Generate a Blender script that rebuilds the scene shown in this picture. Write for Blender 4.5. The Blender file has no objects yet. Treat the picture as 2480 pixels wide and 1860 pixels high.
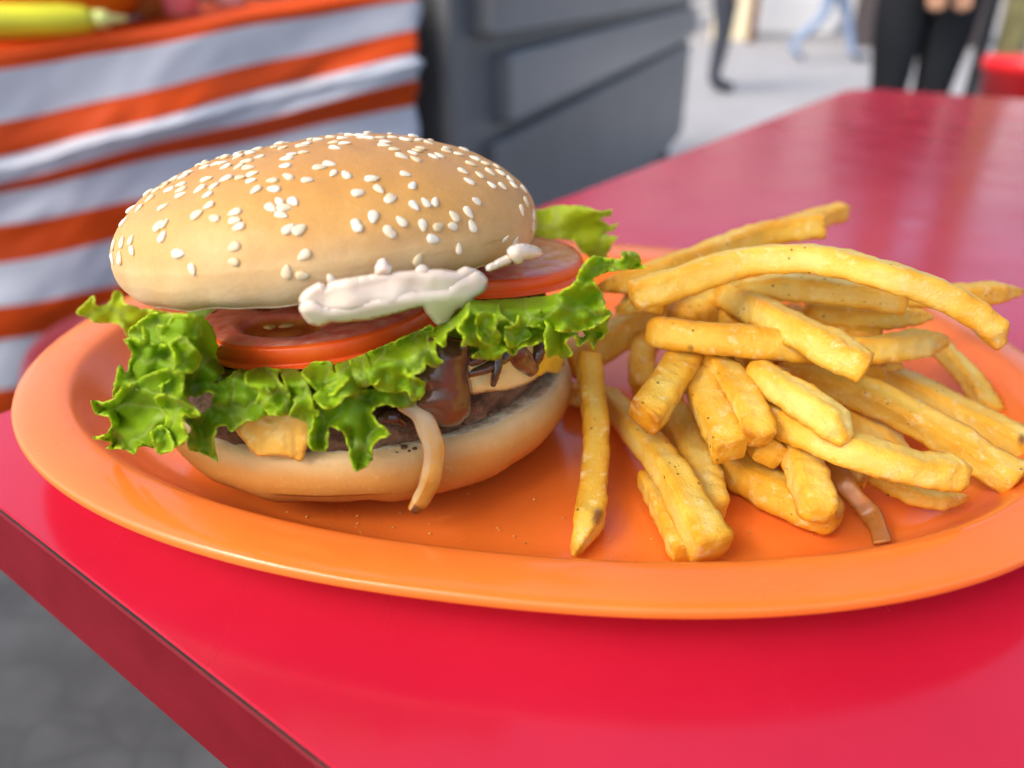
import bpy, bmesh, math, random
import numpy as np
from mathutils import Vector, Matrix, noise, bvhtree
R_ = math.radians
random.seed(7)
SC = bpy.context.scene
COL = SC.collection

# ------------------------------------------------------------------ camera, sky, sun, exposure
F_, CX, CY, HOR, H = 1860., 1240., 930., -60., 0.135
PITCH = math.atan((CY - HOR) / F_)
cam_d = bpy.data.cameras.new('camera'); cam = bpy.data.objects.new('camera', cam_d); COL.objects.link(cam)
cam.location = (0, 0, H); cam.rotation_euler = (math.pi/2 - PITCH, 0, 0)
cam_d.sensor_width = 36; cam_d.lens = 36*F_/2480; cam_d.clip_start = .005; cam_d.clip_end = 300
cam_d.dof.use_dof = True; cam_d.dof.focus_distance = .196; cam_d.dof.aperture_fstop = 7.0
SC.camera = cam

SUN_EL, SUN_AZ = 50., 236.     # azimuth measured clockwise from +Y (ahead of the camera)
w = bpy.data.worlds.new('World'); SC.world = w; w.use_nodes = True
nt = w.node_tree; bg = nt.nodes['Background']
sky = nt.nodes.new('ShaderNodeTexSky'); sky.sky_type = 'NISHITA'; sky.sun_disc = False
sky.sun_elevation = R_(SUN_EL); sky.sun_rotation = R_(SUN_AZ); sky.dust_density = 4.0; sky.ozone_density = .6
nt.links.new(sky.outputs[0], bg.inputs[0]); bg.inputs[1].default_value = .15
sd = bpy.data.lights.new('sun', 'SUN'); sd.energy = 1.15; sd.angle = R_(35); sd.color = (1, .93, .84)
sun = bpy.data.objects.new('sun', sd); COL.objects.link(sun)
_a = R_(SUN_AZ); _e = R_(SUN_EL)
sdir = Vector((math.sin(_a)*math.cos(_e), math.cos(_a)*math.cos(_e), math.sin(_e)))
sun.rotation_euler = (-sdir).to_track_quat('-Z', 'Y').to_euler(); sun.location = sdir*5
vs = SC.view_settings; vs.view_transform = 'Standard'; vs.look = 'None'; vs.gamma = 1; vs.exposure = 1.15
SC.render.engine = 'CYCLES'
SC.cycles.use_denoising = True; SC.cycles.max_bounces = 8; SC.cycles.sample_clamp_indirect = 6

# ------------------------------------------------------------------ helpers: sight lines to real points
KD = 2480/2212
CP, SP = math.cos(PITCH), math.sin(PITCH)
def ray(x, y):
    a = (x*KD - CX)/F_; b = -(y*KD - CY)/F_
    return Vector((a, CP + b*SP, -SP + b*CP))
def atz(x, y, z):
    r = ray(x, y); return Vector((0, 0, H)) + r*((z - H)/r.z)
def aty(x, y, Y):
    r = ray(x, y); return Vector((0, 0, H)) + r*(Y/r.y)
BC = Vector((-.0455, .2165, 0))            # burger axis
def atr(x, y, R):                           # front of an upright cylinder about the burger axis
    r = ray(x, y); o = Vector((-BC.x, -BC.y)); d = Vector((r.x, r.y))
    A = d.dot(d); B = 2*o.dot(d); C = o.dot(o) - R*R; D = B*B - 4*A*C
    t = (-B - math.sqrt(D))/(2*A) if D > 0 else -B/(2*A)
    return Vector((0, 0, H)) + r*t
def at(x, y, q): return atr(x, y, q) if q < .1 else aty(x, y, q)
def depth(p): return p.y*CP - (p.z - H)*SP
def px2m(npx, p): return npx*KD*depth(p)/F_
def catmull(P, n):
    P = [Vector(p) for p in P]
    if len(P) == 2: P = [P[0], P[0].lerp(P[1], .5), P[1]]
    Q = [P[0]*2 - P[1]] + P + [P[-1]*2 - P[-2]]
    out = []
    m = len(P) - 1
    for i in range(n):
        s = i/(n - 1)*m; k = min(int(s), m - 1); t = s - k
        a, b, c, d = Q[k:k+4]
        out.append(.5*((2*b) + (c - a)*t + (2*a - 5*b + 4*c - d)*t*t + (3*b - a - 3*c + d)*t**3))
    return out
def nz(p, s, seed=0): return noise.noise(Vector(p)*s + Vector((seed*7.31, seed*3.17, seed*1.93)))

def tag(o, label=None, cat=None, group=None, kind=None):
    if label: o['label'] = label
    if cat: o['category'] = cat
    if group: o['group'] = group
    if kind: o['kind'] = kind
    return o
def empty(name, loc, **k):
    o = bpy.data.objects.new(name, None); COL.objects.link(o); o.location = loc; o.empty_display_size = .01
    return tag(o, **k)
def mk(name, V, Fc, mat, parent=None, smooth=True, attrs=None, fm=None, M=None, recenter=True):
    V = [Vector(v) for v in V]
    loc = Vector((0, 0, 0))
    if M is None and recenter and parent is None:
        loc = sum(V, Vector())/len(V); V = [v - loc for v in V]
    me = bpy.data.meshes.new(name); me.from_pydata([tuple(v) for v in V], [], Fc); me.update()
    for m in (mat if isinstance(mat, (list, tuple)) else [mat]): me.materials.append(m)
    if fm is not None: me.polygons.foreach_set('material_index', fm)
    if smooth: me.polygons.foreach_set('use_smooth', [True]*len(me.polygons))
    for k, vals in (attrs or {}).items():
        a = me.attributes.new(k, 'FLOAT', 'POINT'); a.data.foreach_set('value', [float(x) for x in vals])
    o = bpy.data.objects.new(name, me); COL.objects.link(o)
    if parent is not None:
        o.parent = parent
        base = parent.matrix_basis.copy()
        pp = parent.parent
        while pp is not None: base = pp.matrix_basis @ base; pp = pp.parent
        o.matrix_basis = base.inverted() @ (M if M is not None else Matrix())
    else:
        o.matrix_basis = M if M is not None else Matrix.Translation(loc)
    return o
def grid_faces(nu, nv, wrap=False):
    f = []
    for i in range(nu if wrap else nu - 1):
        for j in range(nv - 1):
            a = i*nv + j; b = ((i + 1) % nu)*nv + j
            f.append((a, b, b + 1, a + 1))
    return f
class MB:
    def __init__(s): s.V = []; s.F = []; s.M = []
    def box(s, c, d, M=None, mi=0):
        c = Vector(c); n = len(s.V)
        for x, y, z in [(-1,-1,-1),(1,-1,-1),(1,1,-1),(-1,1,-1),(-1,-1,1),(1,-1,1),(1,1,1),(-1,1,1)]:
            p = c + Vector((x*d[0]/2, y*d[1]/2, z*d[2]/2)); s.V.append(M @ p if M else p)
        for f in [(0,3,2,1),(4,5,6,7),(0,1,5,4),(1,2,6,5),(2,3,7,6),(3,0,4,7)]:
            s.F.append(tuple(n + i for i in f)); s.M.append(mi)
        return s
    def tube(s, P, rad, n=12, mi=0, cap=True):
        P = [Vector(p) for p in P]; b = len(s.V)
        rad = rad if isinstance(rad, (list, tuple)) else [rad]*len(P)
        for i, p in enumerate(P):
            t = (P[min(i+1, len(P)-1)] - P[max(i-1, 0)]).normalized()
            u = t.orthogonal().normalized() if i == 0 else (u - t*u.dot(t)).normalized()
            v = t.cross(u)
            for k in range(n):
                a = 2*math.pi*k/n; s.V.append(p + (u*math.cos(a) + v*math.sin(a))*rad[i])
        for i in range(len(P) - 1):
            for k in range(n):
                s.F.append((b+i*n+k, b+i*n+(k+1) % n, b+(i+1)*n+(k+1) % n, b+(i+1)*n+k)); s.M.append(mi)
        if cap:
            s.F.append(tuple(b+k for k in range(n))[::-1]); s.M.append(mi)
            s.F.append(tuple(b+(len(P)-1)*n+k for k in range(n))); s.M.append(mi)
        return s
    def lathe(s, prof, c=(0, 0, 0), n=32, mi=0):
        b = len(s.V); c = Vector(c)
        for r, z in prof:
            for k in range(n):
                a = 2*math.pi*k/n; s.V.append(c + Vector((r*math.cos(a), r*math.sin(a), z)))
        for i in range(len(prof) - 1):
            for k in range(n):
                s.F.append((b+i*n+k, b+i*n+(k+1) % n, b+(i+1)*n+(k+1) % n, b+(i+1)*n+k)); s.M.append(mi)
        return s
    def build(s, name, mat, parent=None, smooth=False, bevel=0, M=None):
        o = mk(name, s.V, s.F, mat, parent, smooth, fm=s.M, M=M)
        if bevel:
            m = o.modifiers.new('bevel', 'BEVEL'); m.width = bevel; m.segments = 3; m.limit_method = 'ANGLE'
            o.data.polygons.foreach_set('use_smooth', [True]*len(o.data.polygons))
            o.modifiers.new('wn', 'WEIGHTED_NORMAL')
        return o
def blob(name, balls, mat, parent, voxel=.0008, smooth=8):
    """one fused mass of overlapping balls"""
    bm = bmesh.new()
    for p, r in balls:
        bmesh.ops.create_icosphere(bm, subdivisions=2, radius=1, matrix=Matrix.Translation(p) @ (Matrix.Diagonal((*r, 1)) if isinstance(r, (tuple, list)) else Matrix.Diagonal((r, r, r, 1))))
    me = bpy.data.meshes.new(name); bm.to_mesh(me); bm.free(); me.materials.append(mat)
    o = bpy.data.objects.new(name, me); COL.objects.link(o)
    m = o.modifiers.new('fuse', 'REMESH'); m.mode = 'VOXEL'; m.voxel_size = voxel; m.use_smooth_shade = True
    m = o.modifiers.new('smooth', 'SMOOTH'); m.iterations = smooth; m.factor = .5
    o.parent = parent
    if parent is not None: o.matrix_basis = Matrix.Translation(-parent.matrix_basis.translation)
    return o

# ------------------------------------------------------------------ materials
class Mat:
    def __init__(s, name, col=(.8, .8, .8), rough=.5, spec=.5, sss=0, sssr=(1, .4, .2), sscale=.003, coat=0, trans=0, metal=0):
        s.m = bpy.data.materials.new(name); s.m.use_nodes = True; s.nt = s.m.node_tree
        s.b = s.nt.nodes['Principled BSDF']; b = s.b.inputs
        b['Base Color'].default_value = (*col, 1); b['Roughness'].default_value = rough
        b['Specular IOR Level'].default_value = spec; b['Metallic'].default_value = metal
        if sss:
            b['Subsurface Weight'].default_value = sss; b['Subsurface Radius'].default_value = sssr; b['Subsurface Scale'].default_value = sscale
        if coat: b['Coat Weight'].default_value = coat; b['Coat Roughness'].default_value = .08
        if trans: b['Transmission Weight'].default_value = trans
    def n(s, t, **k):
        x = s.nt.nodes.new(t)
        for a, v in k.items(): setattr(x, a, v)
        return x
    def l(s, a, b): s.nt.links.new(a, b)
    def coord(s, kind='Object'):
        return s.n('ShaderNodeTexCoord').outputs[kind]
    def noise(s, scale, detail=4, rough=.55, vec=None, rnd=False, dist=0, stretch=None):
        x = s.n('ShaderNodeTexNoise'); x.inputs['Scale'].default_value = scale; x.inputs['Detail'].default_value = detail
        x.inputs['Roughness'].default_value = rough; x.inputs['Distortion'].default_value = dist
        v = vec or s.coord()
        if stretch:
            mp = s.n('ShaderNodeMapping'); mp.inputs['Scale'].default_value = stretch; s.l(v, mp.inputs[0]); v = mp.outputs[0]
        s.l(v, x.inputs['Vector'])
        if rnd:
            x.noise_dimensions = '4D'; oi = s.n('ShaderNodeObjectInfo'); s.l(s.math('MULTIPLY', oi.outputs['Random'], 43.), x.inputs['W'])
        return x.outputs[0]
    def math(s, op, a, b=0., clamp=False):
        x = s.n('ShaderNodeMath', operation=op, use_clamp=clamp)
        for i, q in enumerate((a, b)):
            if isinstance(q, (int, float)): x.inputs[i].default_value = q
            else: s.l(q, x.inputs[i])
        return x.outputs[0]
    def ramp(s, fac, stops):
        x = s.n('ShaderNodeValToRGB'); e = x.color_ramp.elements
        while len(e) < len(stops): e.new(.5)
        for q, (p, c) in zip(e, stops): q.position = p; q.color = (*c, 1) if isinstance(c, (tuple, list)) else (c, c, c, 1)
        s.l(fac, x.inputs[0]); return x.outputs[0]
    def mix(s, fac, a, b, mode='MIX'):
        x = s.n('ShaderNodeMix', data_type='RGBA', blend_type=mode)
        for i, q in ((0, fac), (6, a), (7, b)):
            if isinstance(q, (int, float)): x.inputs[i].default_value = q
            elif isinstance(q, (tuple, list)): x.inputs[i].default_value = (*q, 1)
            else: s.l(q, x.inputs[i])
        return x.outputs[2]
    def attr(s, name): return s.n('ShaderNodeAttribute', attribute_name=name).outputs['Fac']
    def col(s, c): s.l(c, s.b.inputs['Base Color']); return s
    def rough(s, c): s.l(c, s.b.inputs['Roughness']); return s
    def bump(s, h, strength=.3, dist=.001):
        x = s.n('ShaderNodeBump'); x.inputs['Strength'].default_value = strength; x.inputs['Distance'].default_value = dist
        s.l(h, x.inputs['Height']); s.l(x.outputs[0], s.b.inputs['Normal']); return s
def simple(name, c, rough=.5, spec=.5, var=.12, sc=8, **k):
    m = Mat(name, c, rough, spec, **k)
    m.col(m.ramp(m.noise(sc, 5), [(.3, tuple(x*(1-var) for x in c)), (.7, tuple(min(1, x*(1+var)) for x in c))]))
    return m.m

# plate
m = Mat('orange_melamine', (.85, .2, .02), .22, .5, sss=.05, sssr=(1, .35, .08), sscale=.002)
m.col(m.ramp(m.noise(30, 3), [(.3, (.87, .188, .025)), (.7, (.90, .208, .032))]))
scr = m.math('ADD', m.noise(900, 2, stretch=(1, .03, 1)), m.noise(800, 2, stretch=(.03, 1, 1)))
m.rough(m.ramp(m.noise(45, 6, .65), [(.35, .10), (.68, .30)])); m.bump(m.math('ADD', m.noise(260, 3), m.math('MULTIPLY', scr, .5)), .09, .0004)
M_PLATE = m.m
# table
m = Mat('red_laminate', (.6, .012, .03), .2, .5)
m.col(m.ramp(m.noise(14, 4), [(.3, (.53, .010, .036)), (.7, (.60, .015, .045))]))
m.rough(m.math('ADD', m.ramp(m.noise(20, 6), [(.35, .14), (.75, .27)]), m.math('MULTIPLY', m.ramp(m.noise(500, 2, stretch=(1, .02, 1), dist=.6), [(.62, 0.), (.70, 1.)]), .07))); m.bump(m.math('ADD', m.noise(420, 2), m.noise(6, 2)), .03, .0004)
M_RED = m.m
m = Mat('red_laminate_shaded', (.33, .01, .025), .5, .12)  # same laminate as the top, with the edge's shade put into its colour
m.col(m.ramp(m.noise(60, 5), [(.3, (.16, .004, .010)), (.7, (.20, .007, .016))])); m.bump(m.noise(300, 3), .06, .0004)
M_REDSHADED = m.m
M_DARKEDGE = simple('laminate_core', (.022, .018, .016), .7, .3, .3, 80)
# buns
def bun_mat(name, stops, zlo, zhi, extra=0):
    m = Mat(name, (.8, .5, .2), .42, .35, sss=.12, sssr=(1, .5, .22), sscale=.003)
    sep = m.n('ShaderNodeSeparateXYZ'); m.l(m.coord(), sep.inputs[0])
    mr = m.n('ShaderNodeMapRange'); mr.inputs[1].default_value = zlo; mr.inputs[2].default_value = zhi
    m.l(sep.outputs[2], mr.inputs[0])
    fac = m.math('ADD', mr.outputs[0], m.math('MULTIPLY', m.math('SUBTRACT', m.noise(28, 4), .5), .38))
    c = m.ramp(fac, stops)
    c = m.mix(m.ramp(m.noise(120, 6, .65), [(.42, 0.), (.72, .3)]), c, (.50, .235, .06))
    c = m.mix(m.ramp(m.noise(620, 3), [(.60, 0.), (.74, .16)]), c, (.86, .66, .38))
    m.col(c)
    m.bump(m.math('ADD', m.math('MULTIPLY', m.noise(85, 4), 1.1), m.math('ADD', m.math('MULTIPLY', m.noise(900, 4), .25), m.math('MULTIPLY', m.noise(260, 5, .7), .35))), .28, .0015)
    m.rough(m.ramp(m.noise(50, 3), [(.3, .34), (.7, .52)]))
    return m.m
M_BUNTOP = bun_mat('bun_crust', [(0, (.68, .51, .31)), (.20, (.70, .48, .225)), (.42, (.70, .40, .125)), (.72, (.67, .345, .085)), (1, (.63, .295, .065))], -.0105, .024)
M_BUNBOT = bun_mat('bun_base_crust', [(0, (.42, .14, .018)), (.4, (.54, .20, .032)), (.68, (.60, .27, .058)), (.88, (.66, .40, .145)), (1, (.70, .49, .23))], -.016, .0045)
m = Mat('bun_crumb', (.8, .65, .4), .7, .2, sss=.1, sscale=.003)
c = m.ramp(m.noise(160, 6), [(.3, (.72, .52, .27)), (.7, (.86, .72, .47))])
c = m.mix(m.ramp(m.noise(60, 5, .7), [(.66, 0.), (.76, .5)]), c, (.05, .022, .008))
sep = m.n('ShaderNodeSeparateXYZ'); m.l(m.coord(), sep.inputs[0])
rr_ = m.math('POWER', m.math('ADD', m.math('MULTIPLY', sep.outputs[0], sep.outputs[0]), m.math('MULTIPLY', sep.outputs[1], sep.outputs[1])), .5)
edge_ = m.ramp(m.math('MULTIPLY', rr_, 10.), [(.535, 0.), (.560, 1.), (.590, .25), (.60, 0.)])
toast = m.math('MULTIPLY', edge_, m.ramp(m.noise(110, 5, .7), [(.44, 0.), (.60, 1.)]))
c = m.mix(m.math('MULTIPLY', toast, .85), c, (.16, .06, .018))
m.col(c); m.bump(m.noise(420, 5), .6, .002); M_CRUMB = m.m
m = Mat('sesame', (.86, .79, .60), .36, .45, sss=.2, sssr=(1, .7, .4), sscale=.001)
oi = m.n('ShaderNodeObjectInfo'); m.col(m.ramp(oi.outputs['Random'], [(0, (.72, .58, .34)), (.25, (.82, .71, .48)), (.7, (.87, .79, .60)), (1, (.88, .83, .68))])); M_SEED = m.m
# lettuce
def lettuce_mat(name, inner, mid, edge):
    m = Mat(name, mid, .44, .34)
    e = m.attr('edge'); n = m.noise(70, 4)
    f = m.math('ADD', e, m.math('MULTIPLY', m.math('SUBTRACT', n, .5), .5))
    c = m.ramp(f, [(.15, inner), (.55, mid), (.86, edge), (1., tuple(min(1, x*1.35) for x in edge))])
    uv = m.n('ShaderNodeCombineXYZ'); m.l(m.attr('lu'), uv.inputs[0]); m.l(m.attr('lv'), uv.inputs[1])
    vo = m.n('ShaderNodeTexVoronoi', feature='DISTANCE_TO_EDGE'); vo.inputs['Scale'].default_value = 78
    wv = m.n('ShaderNodeVectorMath', operation='ADD'); m.l(uv.outputs[0], wv.inputs[0]); wn = m.n('ShaderNodeTexNoise'); wn.inputs['Scale'].default_value = 160; m.l(uv.outputs[0], wn.inputs['Vector'])
    ws = m.n('ShaderNodeVectorMath', operation='SCALE'); m.l(wn.outputs['Color'], ws.inputs[0]); ws.inputs['Scale'].default_value = .006; m.l(ws.outputs[0], wv.inputs[1]); m.l(wv.outputs[0], vo.inputs['Vector'])
    vein = m.ramp(vo.outputs['Distance'], [(0, 1.), (.035, .5), (.06, 0.)])
    c = m.mix(m.math('MULTIPLY', vein, .6), c, (.46, .58, .12)); m.col(c)
    vo2 = m.n('ShaderNodeTexVoronoi', feature='F1'); vo2.inputs['Scale'].default_value = 140; m.l(uv.outputs[0], vo2.inputs['Vector'])
    hh = m.math('ADD', m.math('MULTIPLY', vo2.outputs['Distance'], -.7), m.math('MULTIPLY', m.noise(420, 4), .5))
    m.bump(m.math('ADD', hh, m.math('MULTIPLY', vein, -.25)), .6, .0012)
    tr = m.n('ShaderNodeBsdfTranslucent'); m.l(m.mix(.5, c, (.52, .64, .03)), tr.inputs[0])
    mx = m.n('ShaderNodeMixShader'); mx.inputs[0].default_value = .48
    out = m.nt.nodes['Material Output']; m.l(m.b.outputs[0], mx.inputs[1]); m.l(tr.outputs[0], mx.inputs[2]); m.l(mx.outputs[0], out.inputs[0])
    return m.m
M_LET = lettuce_mat('lettuce_green', (.22, .42, .008), (.34, .55, .012), (.51, .69, .03))
M_LETB = lettuce_mat('lettuce_bright', (.25, .45, .008), (.37, .58, .012), (.54, .72, .03))
M_LETM = lettuce_mat('lettuce_mid', (.17, .34, .007), (.26, .46, .010), (.46, .63, .025))
M_LETSHADE = lettuce_mat('lettuce_shade', (.03, .09, .006), (.05, .14, .006), (.14, .28, .012))  # leaf green darkened to carry the shade inside the burger
M_LETY = lettuce_mat('lettuce_yellow', (.50, .62, .02), (.56, .72, .03), (.68, .82, .08))
# tomato
m = Mat('tomato_skin', (.9, .1, .012), .3, .35)
m.col(m.ramp(m.noise(60, 3), [(.3, (.90, .085, .008)), (.7, (.95, .16, .016))])); M_TOMS = m.m
m = Mat('tomato_flesh', (.75, .2, .14), .14, .5, sss=.1, sssr=(1, .3, .15), sscale=.003)
c = m.ramp(m.noise(190, 5), [(.3, (.88, .17, .11)), (.55, (.92, .29, .19)), (.75, (.95, .52, .36))])
g = m.ramp(m.attr('gel'), [(.2, 0.), (.6, 1.)])
c = m.mix(g, c, m.ramp(m.noise(140, 4), [(.3, (.52, .11, .018)), (.7, (.78, .32, .05))])); m.col(c)
m.bump(m.noise(420, 4), .22, .001); M_TOMF = m.m
M_TOMSEED = simple('tomato_seed', (.72, .48, .14), .25, .5)
# patty, cheese, onion, sauces
m = Mat('grilled_beef', (.1, .05, .03), .35, .6)
m.col(m.ramp(m.noise(150, 7, .68), [(.3, (.05, .022, .011)), (.5, (.24, .115, .056)), (.70, (.47, .29, .165))]))
m.bump(m.noise(240, 8, .7), 1., .005); m.rough(m.ramp(m.noise(90, 4), [(.35, .18), (.7, .55)])); M_BEEF = m.m
m = Mat('cheese', (.88, .48, .06), .3, .5, sss=.3, sssr=(1, .6, .2), sscale=.004)
m.col(m.ramp(m.noise(90, 4), [(.3, (.82, .40, .045)), (.7, (.9, .52, .09))])); m.bump(m.noise(90, 4), .2, .001); M_CHEESE = m.m
M_CHEESEY = simple('yellow_cheese', (.88, .58, .035), .3, .5, .08, 60)
m = Mat('pale_cheese', (.85, .66, .25), .28, .5, sss=.3, sssr=(1, .7, .3), sscale=.004)
m.col(m.ramp(m.noise(90, 4), [(.3, (.80, .58, .17)), (.7, (.88, .72, .34))])); M_CHEESEP = m.m
m = Mat('fried_onion', (.62, .45, .28), .34, .4, sss=.1, sssr=(1, .7, .4), sscale=.003, trans=.12)
c = m.ramp(m.math('ADD', m.attr('brown'), m.math('MULTIPLY', m.math('SUBTRACT', m.noise(130, 6, .65), .5), .7)), [(.05, (.60, .46, .27)), (.34, (.62, .34, .07)), (.60, (.48, .175, .018)), (.95, (.10, .03, .008))])
m.col(c); m.bump(m.noise(240, 4, stretch=(1, 1, .3)), .35, .001); M_ONION = m.m
m = Mat('dark_onion', (.1, .04, .02), .16, .6, coat=.5)
m.col(m.ramp(m.noise(110, 5, .65), [(.35, (.025, .012, .008)), (.55, (.13, .05, .02)), (.8, (.36, .2, .1))])); m.bump(m.noise(300, 4), .4, .001); M_ONIOND = m.m
m = Mat('barbecue_sauce', (.13, .03, .012), .16, .5, sss=.1, sssr=(1, .3, .1), sscale=.003, coat=.25)
m.col(m.ramp(m.noise(70, 4), [(.3, (.085, .034, .017)), (.7, (.16, .068, .033))])); m.bump(m.noise(300, 3), .25, .0006); M_BBQ = m.m
m = Mat('pink_sauce', (.88, .60, .44), .16, .5, sss=.4, sssr=(1, .55, .4), sscale=.004, coat=.25)
m.col(m.ramp(m.noise(60, 3), [(.3, (.88, .68, .53)), (.7, (.92, .76, .62))])); m.bump(m.noise(130, 3), .05, .0008); M_MAYO = m.m
# fries
m = Mat('fried_potato', (.8, .5, .1), .42, .3, sss=.05, sssr=(1, .6, .15), sscale=.003)
cr = m.attr('crisp')
n1 = m.noise(75, 5, .6, rnd=True); n2 = m.noise(330, 5, .7, rnd=True)
oi = m.n('ShaderNodeObjectInfo')
f = m.math('ADD', m.math('MULTIPLY', cr, .46), m.math('ADD', m.math('MULTIPLY', m.math('SUBTRACT', n1, .12), .85), m.math('MULTIPLY', m.math('SUBTRACT', oi.outputs['Random'], .5), .22)))
c = m.ramp(f, [(.16, (.86, .66, .18)), (.36, (.84, .54, .075)), (.58, (.80, .40, .024)), (.76, (.72, .33, .016)), (1., (.42, .14, .008))])
c = m.mix(m.ramp(n2, [(.54, 0.), (.66, .55)]), c, (.90, .74, .36))
vo = m.n('ShaderNodeTexVoronoi', feature='F1'); vo.inputs['Scale'].default_value = 330; m.l(m.coord(), vo.inputs['Vector'])
spk = m.math('MULTIPLY', m.ramp(vo.outputs['Distance'], [(.08, 1.), (.17, 0.)]), m.ramp(m.noise(60, 2, rnd=True), [(.50, 0.), (.54, 1.)]))
c = m.mix(m.math('MULTIPLY', spk, .85), c, (.06, .03, .012))
c = m.mix(m.math('MULTIPLY', m.attr('burn'), .9), c, m.ramp(n2, [(.3, (.09, .03, .012)), (.7, (.26, .09, .03))]))
m.col(c)
m.bump(m.math('ADD', m.math('MULTIPLY', n2, .45), m.noise(1300, 4, .7, rnd=True)), .5, .0010)
m.rough(m.ramp(n1, [(.3, .28), (.7, .5)])); M_FRY = m.m

# ------------------------------------------------------------------ the setting: ground
m = Mat('stone_paving', (.5, .5, .5), .7, .3)
br = m.n('ShaderNodeTexBrick'); br.inputs['Scale'].default_value = 3.2; br.inputs['Mortar Size'].default_value = .015
br.inputs['Color1'].default_value = (.36, .36, .365, 1); br.inputs['Color2'].default_value = (.30, .30, .305, 1); br.inputs['Mortar'].default_value = (.2, .2, .2, 1)
m.l(m.coord(), br.inputs[0]); m.col(m.mix(m.ramp(m.noise(1.3, 6), [(.35, 0.), (.7, .35)]), br.outputs[0], (.24, .235, .23)))
M_PAVE = m.m
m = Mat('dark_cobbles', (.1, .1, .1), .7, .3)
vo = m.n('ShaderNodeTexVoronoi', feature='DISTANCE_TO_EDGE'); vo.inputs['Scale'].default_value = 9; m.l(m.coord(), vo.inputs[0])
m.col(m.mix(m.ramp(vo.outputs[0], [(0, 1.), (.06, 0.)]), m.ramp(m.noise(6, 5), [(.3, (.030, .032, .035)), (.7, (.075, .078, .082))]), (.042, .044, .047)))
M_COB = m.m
GZ = -.75
def sheet(name, x0, x1, y0, y1, z, mat, kind='structure'):
    o = mk(name, [(x0, y0, z), (x1, y0, z), (x1, y1, z), (x0, y1, z)], [(0, 1, 2, 3)], mat, recenter=False); o['kind'] = kind; return o
sheet('ground', -60, 60, -40, 100, GZ, M_PAVE)
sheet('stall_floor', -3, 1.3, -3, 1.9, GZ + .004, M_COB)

# ------------------------------------------------------------------ red table
TA = Vector((-.1926, .2118, 0)); TU = Vector((.654, .8967, 0)).normalized(); TV = Vector((TU.y, -TU.x, 0))
TL, TW = 1.118, .78
def outline(inset=0, rad=.035, n=8):
    P = []
    for (u, v, a0) in ((0, 0, 180), (0, TW, 90), (TL, TW, 0), (TL, 0, -90)):
        su = 1 if u == 0 else -1; sv = 1 if v == 0 else -1
        r = rad if u else .012
        cu, cv = u + su*(r), v + sv*(r)
        for i in range(n + 1):
            a = R_(a0 - 90*i/n) if True else 0
            P.append((cu + (r - inset)*math.cos(a), cv + (r - inset)*math.sin(a)*-1 if False else cv + (r - inset)*math.sin(a)))
    return P
def _ring():
    out = []
    def corner(cu, cv, r, a0):
        for i in range(9):
            a = R_(a0 + 90*i/8); out.append((cu, cv, r, math.cos(a), math.sin(a)))
    corner(.012, .012, .012, 180); corner(TL-.05, .05, .05, 270); corner(TL-.05, TW-.05, .05, 0); corner(.012, TW-.012, .012, 90)
    # long edges get extra points so their line can waver slightly
    res = []
    for i, q in enumerate(out):
        res.append(q); nx = out[(i+1) % len(out)]
        a = Vector((q[0]+q[2]*q[3], q[1]+q[2]*q[4])); b = Vector((nx[0]+nx[2]*nx[3], nx[1]+nx[2]*nx[4]))
        if (b-a).length > .1:
            k = int((b-a).length/.008)
            for j in range(1, k):
                p = a.lerp(b, j/k); nrm = Vector((b.y-a.y, a.x-b.x)).normalized()
                res.append((p.x, p.y, 0, nrm.x, nrm.y))
    return res
RING = _ring()
def slab(zs, mat, name, parent, wob=0):
    """closed slab from (z, outset) rings"""
    V = []; F = []; n = len(RING)
    for z, o in zs:
        for (cu, cv, r, a, b) in RING:
            d = r + o; p = TA + TU*(cu + a*d) + TV*(cv + b*d)
            ww = wob*(nz(p, 55, 3) + .6*nz(p, 170, 5)); V.append(p + Vector((0, 0, z + ww)) + (TU*a + TV*b)*ww*.6)
    for i in range(len(zs) - 1):
        for k in range(n): F.append((i*n+k, (i+1)*n+k, (i+1)*n+(k+1) % n, i*n+(k+1) % n))
    F.append(tuple(range(n))); F.append(tuple(range((len(zs)-1)*n, len(zs)*n))[::-1])
    return mk(name, V, F, mat, parent, smooth=False)
tb = empty('table', TA + Vector((0, 0, GZ)), label='red laminate table with dark edge line under the orange plate', cat='table')
slab([(0, 0), (-.0011, 0.0002)], M_RED, 'tabletop', tb)
slab([(-.00125, -.0006), (-.0040, -.0004)], M_DARKEDGE, 'laminate_edge', tb, .0004)
slab([(-.0042, -.0012), (-.0050, 0), (-.037, 0), (-.038, -.001)], M_REDSHADED, 'edge_band', tb)
M_STEEL = simple('dark_steel', (.05, .05, .055), .4, .5)
for u, v in ((.06, .06), (TL-.06, .06), (TL-.06, TW-.06), (.06, TW-.06)):
    p = TA + TU*u + TV*v
    MB().tube([p + Vector((0, 0, -.0385)), p + Vector((0, 0, GZ + .006))], .02, 12).build('leg', M_STEEL, tb, True)

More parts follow.
